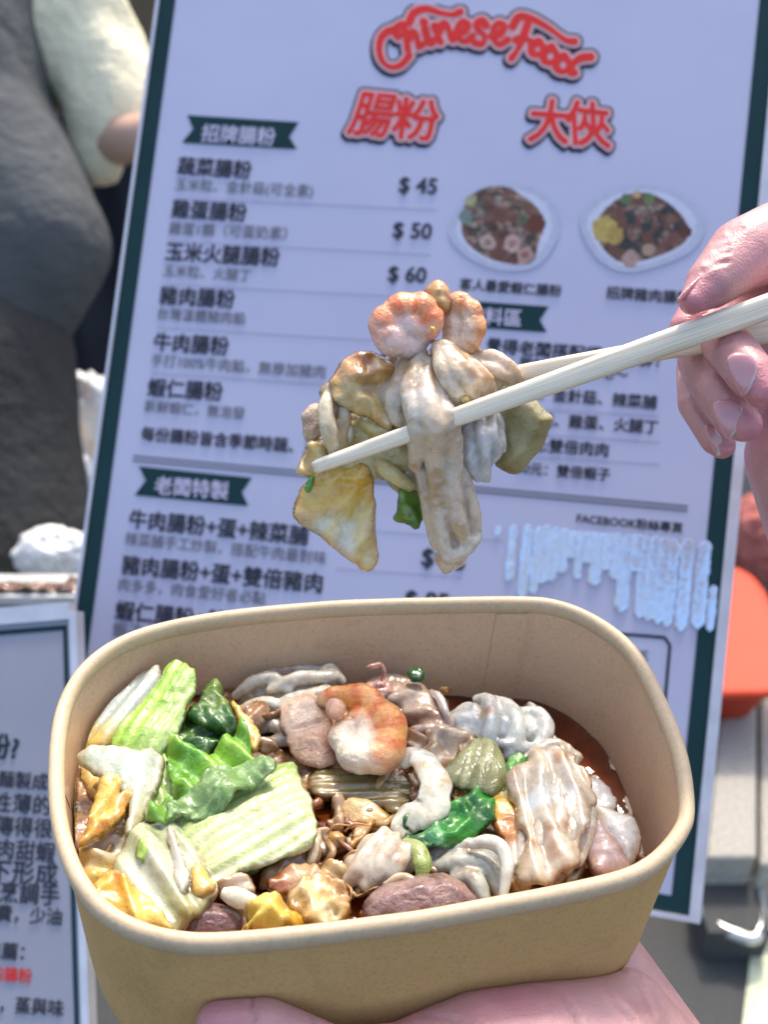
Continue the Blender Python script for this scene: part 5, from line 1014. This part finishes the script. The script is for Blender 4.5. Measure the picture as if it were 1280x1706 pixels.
lift('spring_onion', 'bright green spring onion bit below the chopstick tip', 'spring onion', [(66,1010),(85,970),(112,942),(132,958),(122,1000),(98,1035)], .003, .003, mixc([S(60,150,50), S(96,180,80)], 200), relief=wrinkle(260, .0008), mat='leaf')
lift('cabbage_stalk', 'thick olive glassy cabbage stalk at the right of the mouthful, behind the chopsticks', 'cabbage', [(975,650),(1040,600),(1110,600),(1200,680),(1214,712),(1152,830),(1110,880),(1070,918),(1018,918),(962,880),(990,830),(965,750)], -.006, .008, mixc([S(162,158,110), S(180,172,124), S(144,136,88)], 70, .2), relief=addf(lambda e: .0022 * sstep(-.002, .006, along(e, 35)[0]) , wrinkle(60, .0012)), mat='leaf', sheet=False, edge=.15, sm=1)
lift('rice_roll', 'tan pleated rice skin at the upper right, touching the rear chopstick', 'rice roll', [(800,400),(900,380),(990,400),(1060,460),(1090,505),(1040,530),(950,550),(900,500),(850,470)], .000, .008, mixc([S(214,190,146), S(222,204,170), S(196,150,90)], 110, .55), relief=addf(ribs(-25, 220, .0014), wrinkle(160, .001)), mat='noodle')
soft('shrimp', 'pink and orange curled shrimp on top of the mouthful, at the left', 'shrimp', CLUMP, [seg(Z((590,350,.006,3.4), (500,330,.009,4.6), (445,265,.009,4.4), (500,195,.009,4.4), (590,165,.009,4.2), (660,205,.009,3.8), (660,280,.010,3.0)), 34, .11)], [Z((520,260,.007,5), (570,250,.008,5.2), (620,280,.007,4.8))], None, mat='meat', voxel=.0005, smooth=3, noise=.0003, colfn=shcol(678, 552, 12, 40, .1, -.99, 9, S(250,218,208), S(248,164,110), S(236,124,66)))
soft('shrimp', 'pale shrimp lying behind and right of the pink one on top', 'shrimp', CLUMP, [seg(Z((735,190,.002,3.0), (790,160,.005,3.6), (840,200,.006,3.8), (850,280,.006,4.0), (810,350,.005,3.8), (750,340,.005,3.0)), 30, .10)], [Z((775,220,.003,4.6), (790,270,.004,4.8), (780,320,.003,4.2))], None, mat='meat', voxel=.0005, smooth=3, noise=.0003, colfn=shcol(765, 545, 14, 44, .8, -.6, 8, S(236,208,182), S(226,160,96), S(206,130,70)))
lift('egg_piece', 'small browned egg crumb on the very top of the mouthful', 'egg', [(645,95),(690,58),(735,70),(760,125),(750,170),(700,185),(645,170),(650,120)], .008, .007, mixc([S(196,150,80), S(222,190,120), S(176,110,50)], 190, .4), relief=wrinkle(260, .0014), sheet=False)
lift('garlic_bit', 'tiny yellow garlic crumb stuck to the pink shrimp', 'garlic', [(650,262),(668,250),(688,262),(684,290),(660,294)], .0165, .003, mixc([S(232,214,120), S(226,200,100)]), relief=wrinkle(300, .0005), sheet=False, step=.0006)
lift('garlic_bit', 'tiny yellow garlic crumb on the lower pleats of the fan-folded roll', 'garlic', [(795,590),(825,572),(846,588),(838,618),(806,618)], .0145, .003, mixc([S(226,210,130), S(230,220,160)]), relief=wrinkle(300, .0005), sheet=False, step=.0006)

soft('rice_roll', 'long limp white rice roll wrapped over the chopstick, hanging from the mouthful', 'rice roll', CLUMP,
  [Z((560,440,.000,6), (600,560,.002,8.5), (640,700,.003,8.5), (700,850,.002,7.5), (740,1020,.001,6.5), (770,1180,.000,6), (770,1320,.000,4.2))],
  [Z((620,390,.006,2), (585,480,.010,2.8), (570,580,.013,3.2), (600,690,.016,3.2), (600,800,.013,3), (590,900,.008,2.2)), Z((560,400,.004,2), (520,500,.008,2.6), (490,600,.009,3), (510,690,.008,2.4)),
   Z((660,430,.008,2), (640,540,.013,2.8), (660,640,.0175,3.4), (680,740,.018,3.6), (680,860,.013,3), (690,1000,.009,2.8), (700,1160,.007,2.4), (740,1330,.006,1.8)), Z((700,600,.013,2), (740,680,.0165,3.2), (760,780,.014,3.2), (765,900,.010,3), (770,1040,.009,2.6), (800,1200,.007,2.4), (850,1290,.004,1.5)),
   Z((610,900,.006,2), (640,1020,.007,2.2), (650,1140,.006,1.8), (680,1270,.004,1.4)), Z((810,860,.003,1.6), (830,1000,.004,2.2), (858,1120,.004,2.2), (880,1240,.002,1.4)), Z((480,420,.003,2), (455,530,.006,2.6), (450,620,.006,2.4), (490,720,.004,1.8)),
   Z((680,1250,.003,1.6), (740,1320,.005,2), (800,1310,.005,2.2), (870,1250,.003,1.6)), Z((700,1330,.002,1.6), (735,1380,.003,1.8), (765,1350,.003,1.6)), Z((540,560,.012,1.3), (590,620,.0155,1.6), (650,640,.017,1.4)), Z((720,440,.007,1.8), (700,520,.012,2), (720,610,.014,2))],
  (S(232,222,206), S(222,202,176), (.60, .40, .22)))
soft('rice_roll', 'pleated rice roll right under the shrimp, its folds running down to the chopstick', 'rice roll', CLUMP,
  [Z((730,400,.003,5), (800,500,.004,7), (870,570,.004,6)), Z((850,430,.002,5), (930,500,.002,5.5))],
  [Z((690,345,.009,1.4), (705,450,.0135,2.0), (765,550,.0145,2.2), (835,640,.011,1.4)), Z((715,340,.009,1.4), (765,440,.0145,2.0), (830,530,.015,2.0), (880,615,.011,1.2)), Z((742,355,.009,1.4), (812,440,.0145,2.0), (880,512,.014,2.0), (925,578,.010,1.2)), Z((785,385,.008,1.4), (860,440,.012,1.9), (920,500,.0125,1.8), (948,548,.009,1.2)),
   Z((640,450,.008,1.6), (650,530,.012,2), (700,590,.013,2), (770,645,.012,1.4)), Z((870,398,.005,1.4), (950,400,.007,2.0), (1020,440,.007,2.0), (1078,500,.004,1.3)), Z((850,440,.006,1.2), (930,455,.008,1.9), (1000,485,.008,1.8), (1050,522,.004,1.2)), Z((690,345,.009,1.5), (740,348,.010,1.6), (800,395,.009,1.5))],
  (S(232,216,194), S(220,194,156), (.56, .34, .16)))
soft('cabbage_slice', 'ruffled blue-white cabbage curls hanging right of the long roll', 'cabbage', CLUMP,
  [Z((850,730,.000,4.5), (900,800,.000,5), (910,880,.000,3.5)), Z((940,720,-.001,4.5), (960,800,-.001,3.5))],
  [Z((830,710,.004,1.6), (842,800,.006,2.2), (840,870,.006,1.8), (880,965,.003,1.3)), Z((890,690,.004,1.6), (900,780,.007,2.4), (915,880,.006,2), (922,975,.003,1.2)), Z((945,680,.003,1.4), (945,770,.006,2.2), (980,820,.005,1.8), (960,880,.003,1.2)), Z((800,860,.003,1.1), (825,870,.005,1.4), (850,900,.005,1.3)), Z((975,700,.001,1.4), (985,780,.002,1.8), (1000,835,.002,1.2))],
  (S(224,226,228), S(208,210,206), S(190,176,150)))
soft('rice_roll_strand', 'two limp skin strands drooping left of the middle behind the chopstick', 'rice roll', CLUMP, [Z((205,545,.004,1.6), (175,640,.008,2.4), (190,740,.009,2.6), (218,850,.006,1.8))], [Z((235,560,.003,1.5), (262,640,.005,2.2), (255,740,.005,2.2), (250,850,.004,1.6)), Z((205,545,.005,2), (240,560,.005,2))], (S(222,204,160), S(226,214,186), (.56,.34,.14)))
soft('rice_roll_strand', 'thin white strand hanging in the hollow of the mouthful, above the chopstick', 'rice roll', CLUMP, [Z((268,690,.002,.8), (280,730,.005,1.2), (285,775,.005,1.2), (275,815,.003,.8))], [], (S(224,216,200), S(214,200,170), (.56,.34,.14)), voxel=.0004, smooth=2, noise=.0001)
soft('egg_piece', 'lumpy yellowish egg joining the browned skin to the hanging flap, behind the chopstick', 'egg', CLUMP,
  [Z((300,760,-.003,5.5), (420,800,-.004,6.5), (540,860,-.005,6)), Z((250,860,-.003,5), (350,920,-.003,4.5))],
  [Z((350,700,.002,2), (420,745,.005,2.6), (520,780,.004,2.4)), Z((420,900,.001,2), (480,940,.002,2.4), (560,1000,.000,2))], (S(226,212,160), S(206,196,130), (.60,.40,.16)), mat='wet')

# ================================================================== HANDS
def handcol(tips, base=(.55, .29, .27), tipc=(.55, .20, .23)):
    def f(X, N):
        u, v, d = topx(X); t = np.zeros(len(X))
        for (cu, cv, r) in tips: t = np.maximum(t, np.exp(-((u - cu) ** 2 + (v - cv) ** 2) / (2 * (r * .7) ** 2)))
        n = fbm(X[:, 0] * 90, X[:, 1] * 90, X[:, 2] * 90, 3); c = lerp(base, tipc, t * .8); return c * (1 + .1 * n)[:, None]
    return f
def creases(lines, depth=.0006, wd=5.0, sm_=8.0):
    """skin folds along photo polylines, pressed into the side that faces the viewer"""
    def f(X, N):
        u, v, d = topx(X); vd = X - C0; vd /= np.linalg.norm(vd, axis=1)[:, None]; fc = np.clip(-(N * vd).sum(1), 0, 1); o = np.zeros(len(X))
        for L in lines:
            dm = np.full(len(X), 1e9)
            for (x1, y1), (x2, y2) in zip(L, L[1:]):
                ex, ey = x2 - x1, y2 - y1; t = np.clip(((u - x1) * ex + (v - y1) * ey) / (ex * ex + ey * ey), 0, 1); dm = np.minimum(dm, np.hypot(u - x1 - t * ex, v - y1 - t * ey))
            o += -np.exp(-(dm / wd) ** 2) + .35 * np.exp(-((dm - wd * 1.6) / wd) ** 2)
        return X + N * (depth * o * fc)[:, None]
    return f
def cap(a, b_): return (W(a[0], a[1], a[2]), a[3] * a[2] / F, W(b_[0], b_[1], b_[2]), b_[3] * b_[2] / F)
def chain(*p): return [cap(a, b_) for a, b_ in zip(p, p[1:])]
rh = empty('hand', loc=tuple(W(1330, 560, .33))); tag(rh, 'right hand at the right edge, thumb above and fingertips below the chopsticks', 'hand'); bpy.context.view_layer.update()
hand_caps = (chain((1154, 502, .289, 23), (1186, 472, .293, 43), (1240, 424, .300, 61), (1300, 400, .308, 66), (1420, 400, .330, 90), (1560, 470, .345, 110))
    + chain((1420, 520, .350, 90), (1260, 520, .335, 46), (1195, 556, .314, 40), (1226, 590, .297, 40), (1254, 626, .290, 40), (1276, 652, .287, 32))
    + chain((1420, 560, .355, 80), (1230, 560, .340, 42), (1164, 600, .322, 35), (1192, 650, .309, 37), (1224, 692, .301, 37), (1240, 706, .299, 31))
    + chain((1420, 600, .360, 70), (1230, 600, .350, 36), (1158, 615, .334, 30), (1160, 672, .322, 30), (1194, 732, .314, 27), (1204, 742, .313, 23))
    + chain((1420, 470, .345, 80), (1260, 470, .335, 44), (1165, 520, .318, 34), (1142, 545, .314, 26))
    + chain((1560, 470, .355, 130), (1420, 600, .365, 120), (1350, 760, .345, 105), (1400, 900, .345, 110)) + chain((1560, 470, .35, 130), (1800, 700, .37, 130), (2300, 1200, .42, 150)))
blob_body('palm_and_fingers', hand_caps, .0008, 'skin', handcol([(1285, 650, 60), (1262, 715, 50), (1222, 755, 36), (1170, 520, 60), (1290, 470, 60)], (.55, .29, .27), (.56, .19, .23)), 4,
    creases([[(1172, 452), (1192, 440), (1212, 436)], [(1178, 437), (1198, 424), (1214, 420)], [(1188, 402), (1215, 396), (1238, 380)], [(1192, 416), (1214, 408)], [(1148, 622), (1160, 600), (1176, 590)], [(1138, 656), (1152, 650)], [(1158, 632), (1170, 612), (1184, 604)], [(1215, 385), (1230, 372)], [(1200, 572), (1216, 566)], [(1184, 588), (1200, 622), (1222, 655), (1244, 674), (1268, 672)], [(1148, 640), (1164, 680), (1190, 716), (1212, 744), (1240, 744)]]), rh)
def nail(pts, d, tilt, par, k=30, c=(.58, .29, .30), tipc=(.80, .62, .54), ang=-60, edge=.004):
    P = [(float(a), float(b_)) for a, b_ in pts]; o = piece('nail', None, None, P, .325 - d, .0011, lambda e: lerp(c, tipc, sstep(edge - .0008, edge, along(e, ang)[0]) * .8), fr=CLUMP, tilt=tilt, bend=lambda e: -k * (along(e, ang)[1]) ** 2 - 12 * along(e, ang)[0] ** 2, lump=0, jag=0, mat='nail', step=.0005, parent=par, sheet=False, back=.5, edge=.2, grow=1.08, sm=2, clamp=False); return o
nail([(1213, 600), (1222, 590), (1240, 588), (1256, 594), (1263, 608), (1260, 630), (1252, 648), (1240, 661), (1228, 644), (1218, 622)], .2838, (.10, .12), rh, ang=-22, edge=.0034)
nail([(1189, 677), (1198, 668), (1216, 667), (1232, 672), (1240, 684), (1236, 706), (1226, 722), (1213, 733), (1202, 716), (1193, 696)], .2955, (.12, .15), rh, ang=-24, edge=.0034)
nail([(1175, 712), (1184, 706), (1198, 718), (1212, 738), (1208, 750), (1198, 762), (1186, 744), (1178, 728)], .3095, (-.3, .1), rh, ang=-28, edge=.0028)
nail([(1129, 500), (1136, 490), (1156, 470), (1180, 448), (1187, 452), (1170, 472), (1150, 490), (1136, 503)], .2872, (-.9, .5), rh, ang=-130, edge=.0080)

# the hand that carries the bowl
def bp_(x, y, z): return BOWL.R @ np.array([x, y, z]) + BOWL.o
def off_bowl(X, N):
    """skin gives way where it meets the paper bowl"""
    q = (X - BOWL.o) @ BOWL.R; f = np.clip(-q[:, 2] / DEPTH, 0, 1); s = (1 - (1 - SXY) * f); c = RC + SHIFT * f[:, None]; d = (q[:, :2] - c) / s[:, None]
    th = np.arctan2(d[:, 1], d[:, 0]); rho = np.hypot(*d.T); lim = np.interp(th, TH, RAD, period=2 * math.pi) + .0011; ins = (rho < lim) & (q[:, 2] > -DEPTH - .0004) & (q[:, 2] < .002)
    dn = q[:, 2] + DEPTH + .0004; ou = (lim - rho) * s; k = lim / np.maximum(rho, 1e-6)
    down = ins & (dn < ou); out = ins & ~down; q[down, 2] = -DEPTH - .0004; nd = d * k[:, None] * s[:, None] + c; q[out, :2] = nd[out]
    return q @ BOWL.R.T + BOWL.o
lh = empty('hand', loc=tuple(bp_(.03, -.05, -.07))); tag(lh, 'left hand cupped under the paper bowl, thumb along its front wall', 'hand')
def bcap(a, ra, b_, rb): return (bp_(*a), ra, bp_(*b_), rb)
lc = chain((368, 1708, .2560, 43), (440, 1708, .2570, 46), (505, 1726, .2580, 37), (560, 1765, .2600, 50), (680, 1790, .2640, 84), (800, 1760, .2690, 104), (890, 1752, .2730, 108), (990, 1742, .2800, 106), (1040, 1700, .2930, 84), (1090, 1800, .2950, 120), (1200, 2050, .29, 150), (1500, 2700, .30, 190))
lc += [bcap((.06, -.03, -.066), .016, (.075, -.075, -.075), .018), bcap((.00, -.02, -.064), .015, (.06, -.03, -.066), .017), bcap((.02, -.055, -.068), .016, (.06, -.05, -.07), .018)]
for y0, y1, x1 in ((-.045, -.035, -.062), (-.025, -.012, -.072), (-.005, .012, -.070), (.012, .034, -.055)):
    lc += [bcap((.0, y0, -.062), .0095, (x1 * .5, y1, -.058), .0085), bcap((x1 * .5, y1, -.058), .0085, (x1, y1 + .003, -.0545), .007)]
blob_body('palm_and_fingers', lc, .0011, 'skin', handcol([(360, 1700, 70), (640, 1700, 60), (850, 1660, 90)], (.50, .275, .265), (.50, .21, .23)), 4,
    lambda X, N: off_bowl(creases([[(515, 1676), (530, 1712)], [(700, 1690), (760, 1700), (800, 1720)], [(1010, 1650), (1060, 1706)], [(930, 1655), (960, 1690), (970, 1720)], [(1060, 1620), (1090, 1690)], [(420, 1662), (424, 1700)]], .0011, 5)(X, N), N), lh)
